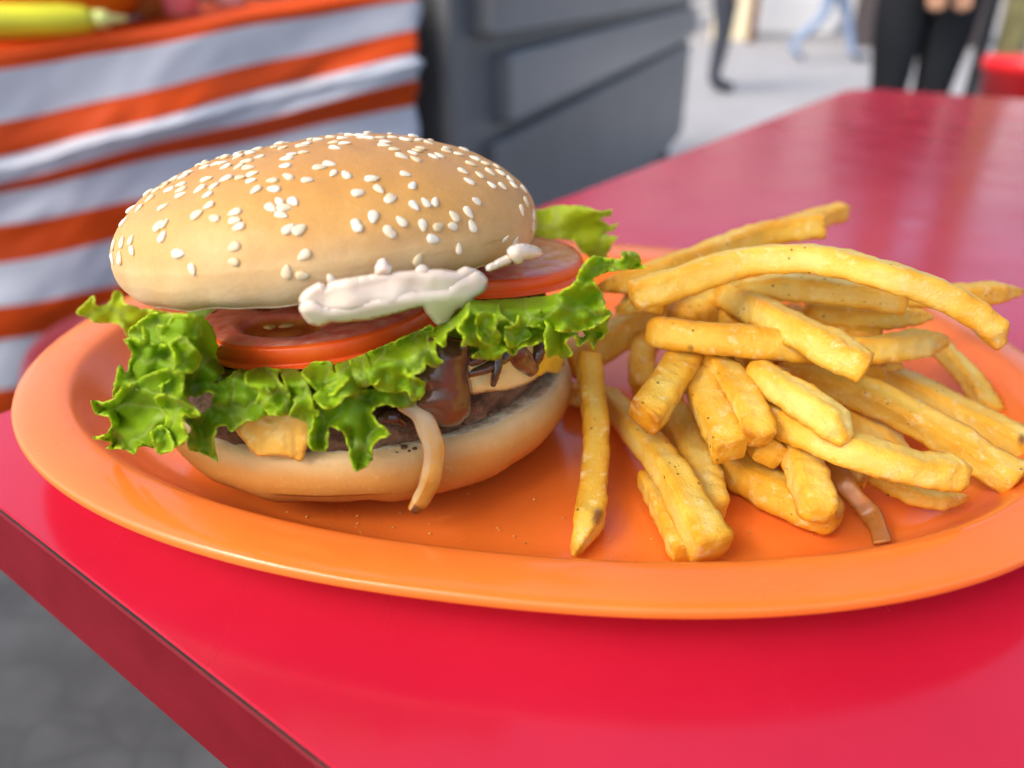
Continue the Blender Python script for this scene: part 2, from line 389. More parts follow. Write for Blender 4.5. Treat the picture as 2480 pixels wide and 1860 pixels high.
# ------------------------------------------------------------------ awning of the stall, above the table
M_AWN = simple('red_awning_canvas', (.42, .07, .045), .8, .2, .08, 2)
aw = empty('awning', (.4, .7, GZ + .006), label='red canvas awning on thin poles sheltering the red laminate table', cat='awning')
V = []; na = 24
for i in range(na):
    for j in range(na):
        u, v = i/(na-1), j/(na-1)
        V.append((-1.05 + 2.6*u, -.7 + 1.2*v, 1.42 + .10*v - .05*math.sin(math.pi*u)*math.sin(math.pi*v) + .012*nz((u*3, v*3, 0), 2, 6)))
o = mk('canopy', V, grid_faces(na, na), M_AWN, aw); o.modifiers.new('thick', 'SOLIDIFY').thickness = .003
for x, y, zt in ((-1.03, -.68, 1.425), (1.53, -.68, 1.425), (1.53, .48, 1.525), (-1.03, .48, 1.525)):
    MB().tube([(x, y, GZ + .006), (x, y, zt - .012)], .016, 12).build('pole', M_STEEL, aw, True)

# ------------------------------------------------------------------ plate
PO = dict(c=(.0071, .2474), a=.1727, b=.1256, th=-.166, n=2.26)
PI_ = dict(c=(.0085, .2415), a=.157, b=.1055, th=-.157, n=2.22)
def srad(t, a, b, n):
    ct, st = math.cos(t), math.sin(t); k = (abs(ct/a)**n + abs(st/b)**n)**(-1/n); return ct*k, st*k
PROF = [(-9, .0052), (-.075, .0050), (-.022, .0050), (-.016, .0054), (-.011, .0072), (-.0065, .0115), (-.003, .0158), (-.0012, .0178), (0, .0188), (.0012, .0193),
        (.25, .0196), (.5, .0196), (.75, .0193), (.93, .0187), (.980, .0183), (.996, .0177), (1.0, .0169), (.995, .0161), (.97, .0157), (.85, .0158), (.4, .0160), (.03, .0158), (-.0035, .0135), (-.0085, .0075), (-.014, .0030), (-.02, .0012), (-.026, .0006), (-.034, .0012), (-.04, .0022), (-9, .0022)]
NP = 220
V = []; Fc = []
for i, (k, z) in enumerate(PROF):
    for j in range(NP):
        t = 2*math.pi*j/NP
        if k < -1: x = y = 0; c = PI_['c']; th = PI_['th']
        else:
            kk = k if k > .01 or k <= 0 else k
            if k <= .01:   # inside, k is an offset in metres
                x, y = srad(t, PI_['a'] + k, PI_['b'] + k, PI_['n']); c = PI_['c']; th = PI_['th']
            else:
                x0, y0 = srad(t, PI_['a'], PI_['b'], PI_['n']); x1, y1 = srad(t, PO['a'], PO['b'], PO['n'])
                x = x0 + (x1-x0)*k; y = y0 + (y1-y0)*k; c = tuple(p+(q-p)*k for p, q in zip(PI_['c'], PO['c'])); th = PI_['th'] + (PO['th']-PI_['th'])*k
        V.append((c[0] + x*math.cos(th) - y*math.sin(th), c[1] + x*math.sin(th) + y*math.cos(th), z))
for i in range(len(PROF) - 1):
    for j in range(NP): Fc.append((i*NP+j, (i+1)*NP+j, (i+1)*NP+(j+1) % NP, i*NP+(j+1) % NP))
pl = mk('plate', V, Fc, M_PLATE)
tag(pl, 'shiny orange oval melamine plate holding the burger and fries', 'plate')
bmm = bmesh.new(); bmm.from_mesh(pl.data); bmesh.ops.remove_doubles(bmm, verts=bmm.verts, dist=1e-6); bmesh.ops.recalc_face_normals(bmm, faces=bmm.faces); bmm.to_mesh(pl.data); bmm.free()

# ------------------------------------------------------------------ hamburger
hb = empty('hamburger', Vector((BC.x, BC.y, .006)), label='sesame seed hamburger with lettuce, tomato and pink sauce on the orange plate', cat='hamburger')
def fitrot(rx, ry): return Matrix.Rotation(ry, 4, 'Y') @ Matrix.Rotation(rx, 4, 'X')
def lathe_noise(prof, n, fn):
    V = []; F = []
    for i, (r, z) in enumerate(prof):
        for k in range(n):
            a = 2*math.pi*k/n; p = Vector((r*math.cos(a), r*math.sin(a), z)); V.append(fn(p, r, a))
    m = len(prof)
    for i in range(m - 1):
        for k in range(n): F.append((i*n+k, (i+1)*n+k, (i+1)*n+(k+1) % n, i*n+(k+1) % n))
    return V, F
# bottom bun
Rb = .0622
prof = [(0, .0037), (.03, .0040), (.05, .0042), (.0575, .0044), (.0596, .0038), (.0610, .0022), (.0620, -.001), (.0618, -.0048), (.0600, -.0090), (.0565, -.0128), (.0505, -.0153), (.043, -.016), (0, -.016)]
def dense(prof, k=5):
    out = []
    P = catmull([(r, z, 0) for r, z in prof], (len(prof)-1)*k + 1)
    return [(max(0, p.x), p.y) for p in P]
def fb(p, r, a):
    w = min(1, r/.05)
    s = 1 + w*(.018*nz((math.cos(a), math.sin(a), 0), 1.3, 2) + .008*nz((math.cos(a)*2, math.sin(a)*2, 0), 2.2, 4))
    q = Vector((p.x*s, p.y*s, p.z)); q.z += .0009*nz(q, 60, 1)*w
    if p.z < -.008: q.z += w*.0016*max(0, nz((math.cos(a)*2, math.sin(a)*2, 1), 1.6, 9))*2
    return q
V, Fc = lathe_noise(dense(prof), 160, fb)
MBOT = Matrix.Translation((-.0435, .2161, .0238)) @ fitrot(-.0666, -.0197)
fmi = []
for i in range(len(dense(prof)) - 1):
    rr = dense(prof)[i]; fmi += [1 if (i < 5*3 + 3) else 0]*160
bot = mk('bottom_bun', V, Fc, [M_BUNBOT, M_CRUMB], hb, fm=fmi, M=MBOT)
# patty
prof = [(0, .0068), (.03, .0068), (.049, .0062), (.0550, .0042), (.0575, 0), (.0567, -.004), (.0535, -.0066), (.03, -.0068), (0, -.0068)]
def fp(p, r, a):
    w = min(1, r/.04); d = .0022*nz(p, 150, 1) + .0014*nz(p, 330, 2) + .0013*nz(p, 45, 5)
    u = Vector((math.cos(a), math.sin(a), 0)); return p + u*(d*w) + Vector((0, 0, d*.8))
V, Fc = lathe_noise(dense(prof, 8), 260, fp)
MPAT = Matrix.Translation((-.0455, .2155, .0338)) @ fitrot(-.05, -.055)
mk('patty', V, Fc, M_BEEF, hb, M=MPAT)
# cheese slice, draped over the patty
# lettuce
def leaf(name, inner, mid, outer, nw, amp, jag=.0016, seed=1, nu=240, nv=26, mat=None, th=.00035, tang=.55, holes=None, p1=1.5):
    A = catmull([at(*q) for q in inner], nu); B = catmull([at(*q) for q in mid], nu); C = catmull([at(*q) for q in outer], nu)
    S = []
    for i in range(nu):
        row = []
        for j in range(nv):
            v = j/(nv-1); row.append(A[i]*((1-v)*(1-2*v)) + B[i]*(4*v*(1-v)) + C[i]*(v*(2*v-1)))
        S.append(row)
    L = sum((C[i+1]-C[i]).length for i in range(nu-1))
    V = []; ed = []; lu = []; lv = []
    for i in range(nu):
        u = i/(nu-1); endf = min(1, u*14, (1-u)*14)
        ph = 2*math.pi*nw*u + 2.2*noise.noise((u*nw*.55, seed*3.3, 0)); ph2 = 2*math.pi*nw*2.63*u + 2.5*noise.noise((u*nw*1.3, seed*5.1, 2))
        am = amp*(.72 + .65*noise.noise((u*nw*.8, seed*1.7, 5)))
        for j in range(nv):
            v = j/(nv-1); p = S[i][j]
            du = (S[min(i+1, nu-1)][j] - S[max(i-1, 0)][j]).normalized(); dv = (S[i][min(j+1, nv-1)] - S[i][max(j-1, 0)]).normalized()
            n = du.cross(dv).normalized()
            a1 = am*v**p1; a2 = am*.42*max(0, v-.35)**1.3*1.75
            d = n*(a1*math.sin(ph) + a2*math.sin(ph2)) + du*(tang*(a1*math.sin(2*ph + .6) + a2*math.sin(2*ph2)))
            d += dv*(jag*max(0, v-.6)/.4*(1.4*noise.noise((u*L*330, seed*9.1, 1)) + 1.0*noise.noise((u*L*900, seed, 7))) + a1*.35*math.cos(ph*2+1))
            d += n*(.0009*nz(p, 120, seed)*v)
            V.append(p + d*(.35 + .65*endf)); ed.append(v); lu.append(u*L + seed*.37); lv.append(v*.03)
    o = mk(name, V, grid_faces(nu, nv), mat or M_LET, hb, attrs=dict(edge=ed, lu=lu, lv=lv))
    s = o.modifiers.new('thick', 'SOLIDIFY'); s.thickness = th; s.offset = 0
    return o
def cropA(t): return [((150 + float(x)/2.364)/KD, (581 + float(y)/2.364)/KD) for x, y in (q.split(',') for q in t.split())]
def cropB(t): return [((848 + float(x)/1.959)/KD, (436 + float(y)/1.959)/KD) for x, y in (q.split(',') for q in t.split())]
def plain(t): return [tuple(map(float, q.split(','))) for q in t.split()]
from mathutils.geometry import delaunay_2d_cdt
def patch(name, poly, R, mat, parent=None, mode='leaf', step=5.5, amp=.0022, wl=11., curl=.0030, curlw=20., th=.0004, seed=1, jit=1.6, holes=(), pillow=.002, pw=18., dome=0., sub=2, rough=.0003):
    """a soft sheet with its own outline, lying on an upright curved surface R(x, y) about the burger axis"""
    Rf = R if callable(R) else (lambda x, y: R)
    rnd = random.Random(seed); P = [Vector((x, y)) for x, y in poly]; n0 = len(P)
    # smooth the outline slightly, then add fine teeth
    O = []
    for i in range(n0):
        p0, p1, p2, p3 = P[i-1], P[i], P[(i+1) % n0], P[(i+2) % n0]
        L = (p2-p1).length; k = max(2, int(L/3.2))
        for j in range(k):
            t = j/k; c = .5*((2*p1) + (p2-p0)*t + (2*p0-5*p1+4*p2-p3)*t*t + (3*p1-p0-3*p2+p3)*t**3)
            q = p1.lerp(p2, t)*.45 + c*.55
            nn = Vector((p2.y-p1.y, p1.x-p2.x)).normalized()
            O.append(q + nn*jit*(1.7*noise.noise((q.x*.085, q.y*.085, seed)) + 1.1*noise.noise((q.x*.24, q.y*.24, seed+4))))
    def dist(q):
        best = 1e9
        for i in range(len(O)):
            a_ = O[i]; b_ = O[(i+1) % len(O)]; d = b_-a_; t = max(0, min(1, (q-a_).dot(d)/(d.dot(d)+1e-9))); best = min(best, (q-a_-d*t).length_squared)
        return math.sqrt(best)
    On = np.array([(p.x, p.y) for p in O]); Dn = np.roll(On, -1, 0) - On
    def distv(Q):
        w_ = Q[:, None]-On[None]; t = np.clip((w_*Dn[None]).sum(-1)/((Dn*Dn).sum(-1)[None]+1e-9), 0, 1); return np.sqrt(((w_-t[..., None]*Dn[None])**2).sum(-1).min(1))
    def inside(Q, pl):
        r = np.zeros(len(Q), bool); m_ = len(pl)
        for i in range(m_):
            x1, y1 = pl[i]; x2, y2 = pl[(i+1) % m_]
            c = ((y1 > Q[:, 1]) != (y2 > Q[:, 1])) & (Q[:, 0] < (x2-x1)*(Q[:, 1]-y1)/((y2-y1) if y2 != y1 else 1e-9)+x1); r ^= c
        return r
    x0, y0 = On.min(0); x1, y1 = On.max(0)
    gx = np.arange(x0, x1, step); gy = np.arange(y0, y1, step*.87)
    G = np.array([(x + (step/2 if j % 2 else 0) + rnd.uniform(-.8, .8), y + rnd.uniform(-.8, .8)) for j, y in enumerate(gy) for x in gx])
    G = G[inside(G, [tuple(q) for q in On])]; G = G[distv(G) > step*.45]
    allp = [Vector((float(x), float(y))) for x, y in On] + [Vector((float(x), float(y))) for x, y in G]
    ne = len(O); vv, ee, ff, *_ = delaunay_2d_cdt(allp, [(i, (i+1) % ne) for i in range(ne)], [], 0, 1e-4)
    vv = np.array([(v.x, v.y) for v in vv]); fc = np.array([vv[list(f)].mean(0) for f in ff]); keep = inside(fc, [tuple(q) for q in On])
    for h in holes: keep &= ~inside(fc, h)
    ff = [tuple(f) for f, k in zip(ff, keep) if k]
    D = distv(vv); V = []; ed = []; lu = []; lv = []
    for (x, y), d in zip(vv, D):
        e = max(0, 1-d/curlw)
        if mode == 'leaf':
            f = 1/(wl*2.6)
            r = amp*(1.5*noise.noise((x*f*.75, y*f*.75, seed*1.7)) + .75*e*noise.noise((x*f*1.7, y*f*1.7, seed*2.9))) + .00022*noise.noise((x*f*3.4, y*f*3.4, seed)) + .0009*e*noise.noise((x*.075, y*.075, seed*2.3)) + .00035*e*noise.noise((x*.16, y*.16, seed*4.1))
            r += curl*e*e*(1.3*noise.noise((x*.020, y*.020, seed*5.3)) + .30)
        else:
            k = min(1, d/pw); r = pillow*math.sqrt(1-(1-k)**2) + amp*noise.noise((x/(wl*2.6), y/(wl*2.6), seed))*k + rough*noise.noise((x*.09, y*.09, seed*3))*k
        q = Rf(x, y)
        if mode == 'leaf' and q < .1:
            yt = np.interp(x, TOMX, TOMY); wx = max(0, min(1, (x-425)/50, (1215-x)/60)); k = max(0, min(1, (yt + 40 - y)/48)); q -= .021*wx*k*k*(3-2*k)
        p = aty(x, y, q + r*-1) if q > .1 else atr(x, y, q + r)
        V.append(p); ed.append(min(1, .30 + .25*noise.noise((x*.02, y*.02, seed)) + .45*max(0, 1-d/4.2) + .22*e)); lu.append(x*.00013 + seed*.11); lv.append(y*.00013)
    o = mk(name, V, ff, mat, parent if parent is not None else hb, attrs=dict(edge=ed, lu=lu, lv=lv))
    bmx = bmesh.new(); bmx.from_mesh(o.data); bmesh.ops.recalc_face_normals(bmx, faces=bmx.faces)
    bmx.faces.ensure_lookup_table(); c = Vector((0, 0, H))
    up = sum((f.normal.dot(c - o.matrix_world @ f.calc_center_median()) for f in bmx.faces))
    bmx.to_mesh(o.data); bmx.free()
    m_ = o.modifiers.new('thick', 'SOLIDIFY'); m_.thickness = th; m_.offset = 0
    return o
LT = 'lettuce_leaf'
# the lower edge of the tomato slices, under which the leaves are tucked
TOMX = [430, 480, 570, 640, 700, 800, 935, 985, 1010, 1100, 1180, 1230]; TOMY = [755, 780, 797, 795, 787, 763, 718, 670, 640, 642, 632, 612]
patch(LT, cropA('85,415 180,320 205,385 275,355 300,290 345,300 360,360 430,385 520,400 640,420 700,440 640,540 560,600 460,590 380,560 340,490 250,475 180,475 140,445'), .231, M_LETY, amp=.003, seed=3)
patch(LT, cropA('380,520 520,420 650,430 780,430 860,500 900,640 930,760 800,860 700,900 640,800 540,640 420,620'), .0650, M_LET, amp=.002, seed=5)
patch(LT, cropA('840,690 1000,740 1150,740 1400,730 1650,690 1950,600 2100,560 2100,800 1980,900 1700,920 1500,900 1300,880 1100,880 900,880 820,800'), .0620, M_LETSHADE, amp=.0024, seed=6)  # dark fill sheet behind the frills; the gap's shade is in its colour
patch(LT, cropA('355,570 440,560 470,590 460,490 500,530 512,590 600,600 680,640 660,760 600,820 500,860 440,860 380,830 370,920 310,930 325,880 290,900 325,720 350,740 370,780 390,700 402,640'), .0715, M_LET, amp=.003, seed=7)
patch(LT, cropA('165,920 240,930 300,910 340,850 400,830 470,780 600,740 700,780 690,870 720,920 785,1005 700,1020 690,1060 720,1110 700,1160 640,1190 630,1210 560,1230 530,1190 440,1180 415,1230 360,1195 255,1195 290,1160 180,1135 260,1110 285,1060 270,1010 200,1000'), .0735, M_LET, amp=.0022, curl=.004, seed=8)
patch(LT, cropA('545,490 600,490 650,425 715,430 790,450 800,540 740,590 690,560 610,600 560,570'), .0705, M_LETB, amp=.0022, curl=.004, seed=9, step=3.8)
patch(LT, cropA('610,592 690,548 740,600 785,640 796,690 760,752 700,766 655,750 640,800 625,850 640,900 600,905 568,900 575,820 600,770 642,735 640,660'), .0722, M_LETB, amp=.0018, curl=.004, seed=10, step=3.8)
patch(LT, cropA('530,905 580,880 640,900 700,930 760,960 785,1005 700,1000 690,1050 722,1130 660,1182 610,1150 580,1080 600,1000 560,960'), .0752, M_LETB, amp=.0018, curl=.004, seed=11, step=3.8)
patch(LT, cropA('510,1110 560,1058 600,1080 640,1160 630,1207 545,1217'), .0765, M_LETB, amp=.0014, curl=.004, seed=12, step=3.8)
patch(LT, cropA('735,845 800,758 850,790 870,825 940,800 1010,740 1100,740 1150,800 1190,870 1280,860 1330,960 1275,1008 1190,1000 1100,1042 1060,1035 970,1098 940,1060 882,1072 870,1160 892,1268 830,1230 730,1200 713,1140 742,1080 705,1040 690,1010 785,1005 850,960 868,890 842,868 760,902'), lambda x, y: .0655 + .0022*min(1, max(0, (y-800)/150)), M_LETM, amp=.0022, curl=.004, seed=13)
patch(LT, cropA('1045,775 1110,735 1235,738 1240,800 1290,852 1310,900 1310,975 1270,1006 1195,1000 1112,945 1130,865 1060,835'), .0695, M_LETB, amp=.0026, curl=.004, seed=14, step=3.8)
patch(LT, cropA('1240,745 1320,730 1380,770 1420,860 1440,960 1475,992 1432,1045 1415,1130 1395,1040 1300,1010 1330,930 1300,860'), .0680, M_LETB, amp=.002, seed=15, step=3.8)
patch(LT, cropA('1430,985 1470,900 1570,880 1700,860 1900,840 2010,870 2030,930 1950,965 1860,942 1790,962 1772,1000 1820,1060 1887,1110 1840,1132 1782,1172 1776,1250 1740,1302 1680,1322 1655,1268 1640,1180 1612,1100 1530,1068 1526,1130 1512,1212 1435,1202 1408,1150 1440,1040'), lambda x, y: .0660 + .0025*min(1, max(0, (y-850)/130)), M_LETM, amp=.0022, curl=.0045, seed=16)
patch(LT, cropA('1370,760 1440,700 1550,700 1560,760 1640,790 1560,880 1490,900 1430,830'), .0690, M_LETB, amp=.0024, curl=.004, seed=17, step=3.8)
patch(LT, cropA('1560,720 1640,690 1740,660 1770,720 1830,760 1800,830 1720,810 1700,880 1620,900 1560,960 1490,960 1440,900 1500,840 1580,800'), .0705, M_LETB, amp=.0024, curl=.004, seed=18, step=3.8)
patch(LT, cropB('0,860 60,830 200,770 380,690 405,760 412,830 442,862 400,890 360,872 352,900 282,930 262,915 350,960 352,1010 330,1042 290,1046 270,1000 230,1010 140,1000 100,970 60,985 0,960'), .0700, M_LETB, amp=.0024, curl=.0045, seed=19, step=3.8)
patch(LT, cropB('375,720 430,690 470,660 520,610 570,560 560,640 500,700 460,720 450,790 410,770'), .0712, M_LETB, amp=.002, curl=.004, seed=20, step=3.6)
patch(LT, cropB('540,580 700,570 950,550 1060,490 1110,400 1160,360 1290,380 1290,340 1370,350 1380,400 1397,416 1290,427 1200,442 1150,470 1190,530 1212,600 1240,635 1180,690 1080,720 1000,720 900,700 720,680 600,660'), lambda x, y: .0675 + .000065*max(0, x-1080) if x > 1080 else .0675, M_LETB, amp=.0022, curl=.003, seed=21)
patch(LT, cropB('568,568 632,590 702,588 720,640 790,690 800,645 832,690 902,690 932,750 870,782 820,790 770,832 740,810 700,852 640,850 575,842 622,800 560,782 525,792 540,740 510,700 560,640'), .0712, M_LETB, amp=.0026, curl=.0045, seed=22, step=3.6)
patch(LT, cropB('600,640 650,620 700,650 690,700 720,740 690,790 640,780 600,730'), .0735, M_LETB, amp=.002, curl=.004, seed=23, step=3.6)
patch(LT, cropB('730,700 780,690 800,640 830,690 860,740 800,780 760,800 735,760'), .0732, M_LETB, amp=.002, curl=.004, seed=26, step=3.6)
patch(LT, cropB('895,620 950,588 1012,620 1020,660 1080,680 1180,660 1242,632 1215,680 1227,722 1182,760 1152,803 1130,760 1080,792 1062,740 1020,770 1057,822 1010,852 980,830 940,842 930,800 918,740 930,690'), .0750, M_LETB, amp=.0028, curl=.004, seed=24, step=4.5, holes=[cropB('1070,700 1105,705 1120,745 1085,750')])
patch(LT, cropB('640,200 720,160 860,150 990,120 1110,125 1200,150 1246,138 1235,170 1190,182 1230,215 1272,208 1245,240 1200,250 1230,265 1274,270 1240,310 1212,372 1160,372 1100,345 1060,290 980,280 860,300 720,300 650,260'), .262, M_LETY, amp=.004, wl=16, seed=25)
# melted cheese hanging over the edge of the patty
patch('cheese_slice', cropA('1005,1082 1060,1000 1180,960 1300,950 1400,980 1424,1030 1416,1130 1392,1190 1370,1262 1325,1240 1250,1226 1130,1226 1085,1190 1050,1140'), lambda x, y: .0605 + .0018*min(1, max(0, (y-900)/60)), M_CHEESE, mode='pillow', pillow=.0008, pw=7, amp=.0012, wl=16, th=.0012, jit=.6, seed=51)
patch('cheese_slice', plain('990,770 1050,770 1110,755 1160,730 1195,745 1185,785 1150,818 1105,836 1050,842 1000,846'), .0588, M_CHEESEP, mode='pillow', pillow=.0014, pw=14, amp=.0012, wl=14, th=.0014, jit=1., seed=52)['label'] = 'pale melted cheese slice'
patch('cheese_slice', cropB('860,900 900,800 960,790 1010,850 1008,900 985,912 930,905 890,922'), .0600, M_CHEESEY, mode='pillow', pillow=.001, pw=9, amp=.0008, th=.0012, jit=.6, seed=53)
# shredded bed of lettuce inside
leafV = []; n = 60
for i in range(n):
    for j in range(160):
        r = .056*i/(n-1); a = 2*math.pi*j/160
        p = Vector((r*math.cos(a), r*math.sin(a), 0)); leafV.append(Vector((BC.x + p.x, BC.y + p.y, .0450 + p.x*.07 - p.y*.05 + .0025*nz(p, 60, 4)*min(1, r/.02))))
Fb = [(i*160+j, i*160+(j+1) % 160, (i+1)*160+(j+1) % 160, (i+1)*160+j) for i in range(n-1) for j in range(160)]
o = mk('lettuce_leaf', leafV, Fb, M_LET, hb, attrs=dict(edge=[.2]*len(leafV), lu=[v.x for v in leafV], lv=[v.y for v in leafV]))
o.modifiers.new('thick', 'SOLIDIFY').thickness = .001

# tomato slices
def tomato(c, rx, ry, R, h, seed, gelc):
    M = Matrix.Translation(c) @ fitrot(rx, ry)
    skin = [(R*.955, -.0001), (R*.985, -.0004), (R*.997, -.0012), (R*1.004, -h*.5), (R*.995, -h+.0012), (R*.975, -h+.0002), (0, -h)]
    def fs(p, r, a):
        s = 1 + .012*nz((math.cos(a)*1.3, math.sin(a)*1.3, 0), 1.2, seed); return Vector((p.x*s, p.y*s, p.z))
    V, F = lathe_noise(dense(skin, 4), 120, fs)
    t = mk('tomato_slice', V, F, M_TOMS, hb, M=M)
    prof = [(R*.958*i/40, 0) for i in range(41)]
    gel = []
    def ff(p, r, a):
        s = 1 + .012*nz((math.cos(a)*1.3, math.sin(a)*1.3, 0), 1.2, seed)
        g = 0
        for (ga, gr, gw, gl) in gelc:
            q = Vector((math.cos(ga), math.sin(ga))); u = p.x*q.x + p.y*q.y - gr*R; v = -p.x*q.y + p.y*q.x
            d = math.hypot(u/(gw*R), v/(gl*R)); g = max(g, min(1, max(0, (1.12 - d)*4)))
        gel.append(g); return Vector((p.x*s, p.y*s, -.0002 + .0003*nz(p, 200, seed) - g*.0030))
    V, F = lathe_noise(prof, 120, ff)
    mk('flesh', V, F, M_TOMF, t, attrs=dict(gel=gel), M=M)
    k = 0
    for (ga, gr, gw, gl) in gelc:
        for q in range(4):
            a = ga + random.uniform(-.5, .5)*gl/gr; rr = R*(gr + random.uniform(-.5, .5)*gw)
            bm = MB(); e = Matrix.Translation((rr*math.cos(a), rr*math.sin(a), -.0016)) @ Matrix.Rotation(random.uniform(0, 6), 4, 'Z') @ Matrix.Diagonal((.0018, .0011, .0006, 1))
            bm.lathe([(math.sin(math.pi*i/6), -math.cos(math.pi*i/6)) for i in range(7)], n=10)
            mk('tomato_pip', bm.V, bm.F, M_TOMSEED, t, M=M @ e)
    return t
tomato((-.0536, .2027, .0526), -.0725, -.0793, .0335, .0057, 1, [(R_(-118), .50, .23, .36), (R_(-30), .48, .17, .26), (R_(60), .48, .17, .26), (R_(150), .48, .17, .26)])
tomato((-.0106, .2340, .0574), -.0809, .0065, .0330, .0049, 2, [(R_(100), .5, .25, .34), (R_(190), .5, .24, .34), (R_(-80), .3, .2, .25)])

# top bun
prof = []
for i in range(13):
    a = math.pi/2*(1 - i/12); prof.append((.0587*max(0, math.cos(a))**(2/1.954), .0264*math.sin(a)**(2/1.954)))
prof += [(.0588, -.0018), (.0582, -.0050), (.0566, -.0080), (.0535, -.0098), (.048, -.0104), (0, -.0104)]
def ft(p, r, a):
    w = min(1, r/.02)
    s = 1 + .012*nz((math.cos(a), math.sin(a), 0), 1.1, 12) + .004*nz((math.cos(a)*3, math.sin(a)*3, p.z*60), 1.2, 15)
    q = Vector((p.x*s, p.y*s, p.z)); q += Vector((0, 0, 1))*(.0011*nz(q, 32, 6)) + q.normalized()*(.00035*nz(q, 150, 8)); 
    if p.z < -.003 and r > .04: q.z += .0011*nz((math.cos(a)*4, math.sin(a)*4, 0), 1.3, 21)
    return q
MTOP = Matrix.Translation((-.0518, .2175, .0694)) @ fitrot(-.1822, -.0971)
dp = dense(prof, 5)
V, Fc = lathe_noise(dp, 180, ft)
top = mk('top_bun', V, Fc, M_BUNTOP, hb, M=MTOP)
bvh = bvhtree.BVHTree.FromPolygons([tuple(v) for v in V], Fc)

# sesame seeds, each where the photograph shows it
S1 = "970,430,0 1100,425,50 925,495,45 1022,475,60 975,535,25 985,605,35 905,665,20 1022,690,-30 1195,418,-5 1275,395,15 1268,440,-15 1300,500,60 1410,438,0 1418,495,-15 1515,412,-40 1645,435,15 1725,350,20 1792,328,-15 1818,390,80 1903,400,-60 1455,575,-65 1550,578,-50 1400,620,-50 1490,620,15 1470,668,-25 1160,650,10 1158,705,5 1185,748,15 1518,760,50 1590,765,35 1155,880,30 1150,980,-5 1622,935,30 1505,1045,85 1610,1070,-5 1805,1098,-70 875,1030,-80 782,925,0 675,812,70 650,740,65 690,725,70 680,615,30 465,835,75 472,905,-45 405,850,80 390,955,80 350,870,80 342,960,85 2075,425,20 2122,495,-60 1985,520,35 2085,680,75 1975,735,-65 2195,560,60 2190,780,-50 518,625,40 468,628,45 590,560,25 580,520,30 415,715,60 1240,310,20 1185,345,50 1250,352,-10 1097,347,10 1325,280,10 1310,228,5 1495,340,15 1505,292,-10 1540,265,10 1620,250,5 1635,192,-5 1720,165,0 1820,185,5 1895,190,-10 1830,220,-40 1880,155,0 1480,220,5 1390,190,10 1560,155,5 1180,280,15 1265,255,15 1080,320,20 960,325,5 955,350,5 850,385,-15 815,410,40 800,465,25 800,500,30 800,535,25 720,500,25 690,470,30 1430,215,8 1180,240,30 1100,265,20 1000,295,25 640,500,35 750,430,40 1660,150,0 1930,135,0 2010,150,0"
S2 = "140,370,20 50,465,35 187,440,-60 265,505,50 148,625,85 38,685,-60 365,340,-10 413,415,70 423,550,-60 500,530,-50 562,525,70 338,655,-45 268,730,-40 480,680,-85 583,690,30 690,620,-30 678,688,0 785,595,-55 810,685,-65 548,772,5 838,520,0 720,835,-85 447,910,75 790,388,0 748,320,-20 940,412,-30 1012,420,-50 1085,412,-50 1155,440,-30 860,345,-25 800,270,-40 930,325,-30 1170,525,-75 1140,580,-65 1218,610,-80 1215,690,-85 1030,770,-65 1098,790,80 340,220,-15 432,240,-30 412,198,-30 440,180,-20 465,165,-10 550,222,-30 592,215,-30 292,175,-5 222,148,0 230,125,5 640,185,-15 720,205,-15 830,235,-35 120,98,0 60,80,0 280,95,0 360,108,-8 520,130,-20 890,265,-30 1000,330,-35 1065,375,-38"
pts = []
for s, ox, oy in ((S1, 150, 280), (S2, 850, 300)):
    for q in s.split():
        x, y, a = map(float, q.split(',')); pts.append(((ox + x/2.765)/KD, (oy + y/2.765)/KD, a))
seed_me = None
sm = MB(); prof_s = []
for i in range(11):
    t = i/10; x = -1 + 2*t; r = math.sqrt(max(0, 1 - x*x))*(1 - .32*x)*.64; prof_s.append((x, r))
ns = 12; VS = []; FS = []
for x, r in prof_s:
    for k in range(ns):
        a = 2*math.pi*k/ns; VS.append((x*.00162, r*math.cos(a)*.00162, r*math.sin(a)*.00078))
FS = [(i*ns+k, (i+1)*ns+k, (i+1)*ns+(k+1) % ns, i*ns+(k+1) % ns) for i in range(10) for k in range(ns)]
Ti = MTOP.inverted(); T3 = Ti.to_3x3(); cam0 = Ti @ Vector((0, 0, H))
cam_right = T3 @ Vector((1, 0, 0)); cam_up = T3 @ Vector((0, SP, CP))
proto = None
def put_seed(p, nrm, dirv):
    global proto
    x = (dirv - nrm*dirv.dot(nrm)).normalized(); y = nrm.cross(x)
    til = random.uniform(-.12, .12); sc = random.uniform(.88, 1.12)
    Mx = Matrix((x, y, nrm)).transposed().to_4x4(); Mx.translation = p + nrm*.00018
    Mx = Mx @ Matrix.Rotation(til, 4, 'Y') @ Matrix.Diagonal((sc, sc*random.uniform(.9, 1.08), sc, 1))
    if proto is None:
        o = mk('sesame_seed', VS, FS, M_SEED, M=Matrix()); proto = o
    else:
        o = proto.copy(); COL.objects.link(o)
    o.parent = top; o.matrix_basis = Mx
    return o
for x, y, a in pts:
    d = T3 @ ray(x, y); loc, nrm, fi, di = bvh.ray_cast(cam0, d.normalized())
    if loc is None:
        continue
    if nrm.dot(d) > 0: nrm = -nrm
    a += random.uniform(-8, 8)
    put_seed(loc, nrm, (cam_right*math.cos(R_(a)) + cam_up*math.sin(R_(a)))*random.choice((1, -1)))
cnt = 0
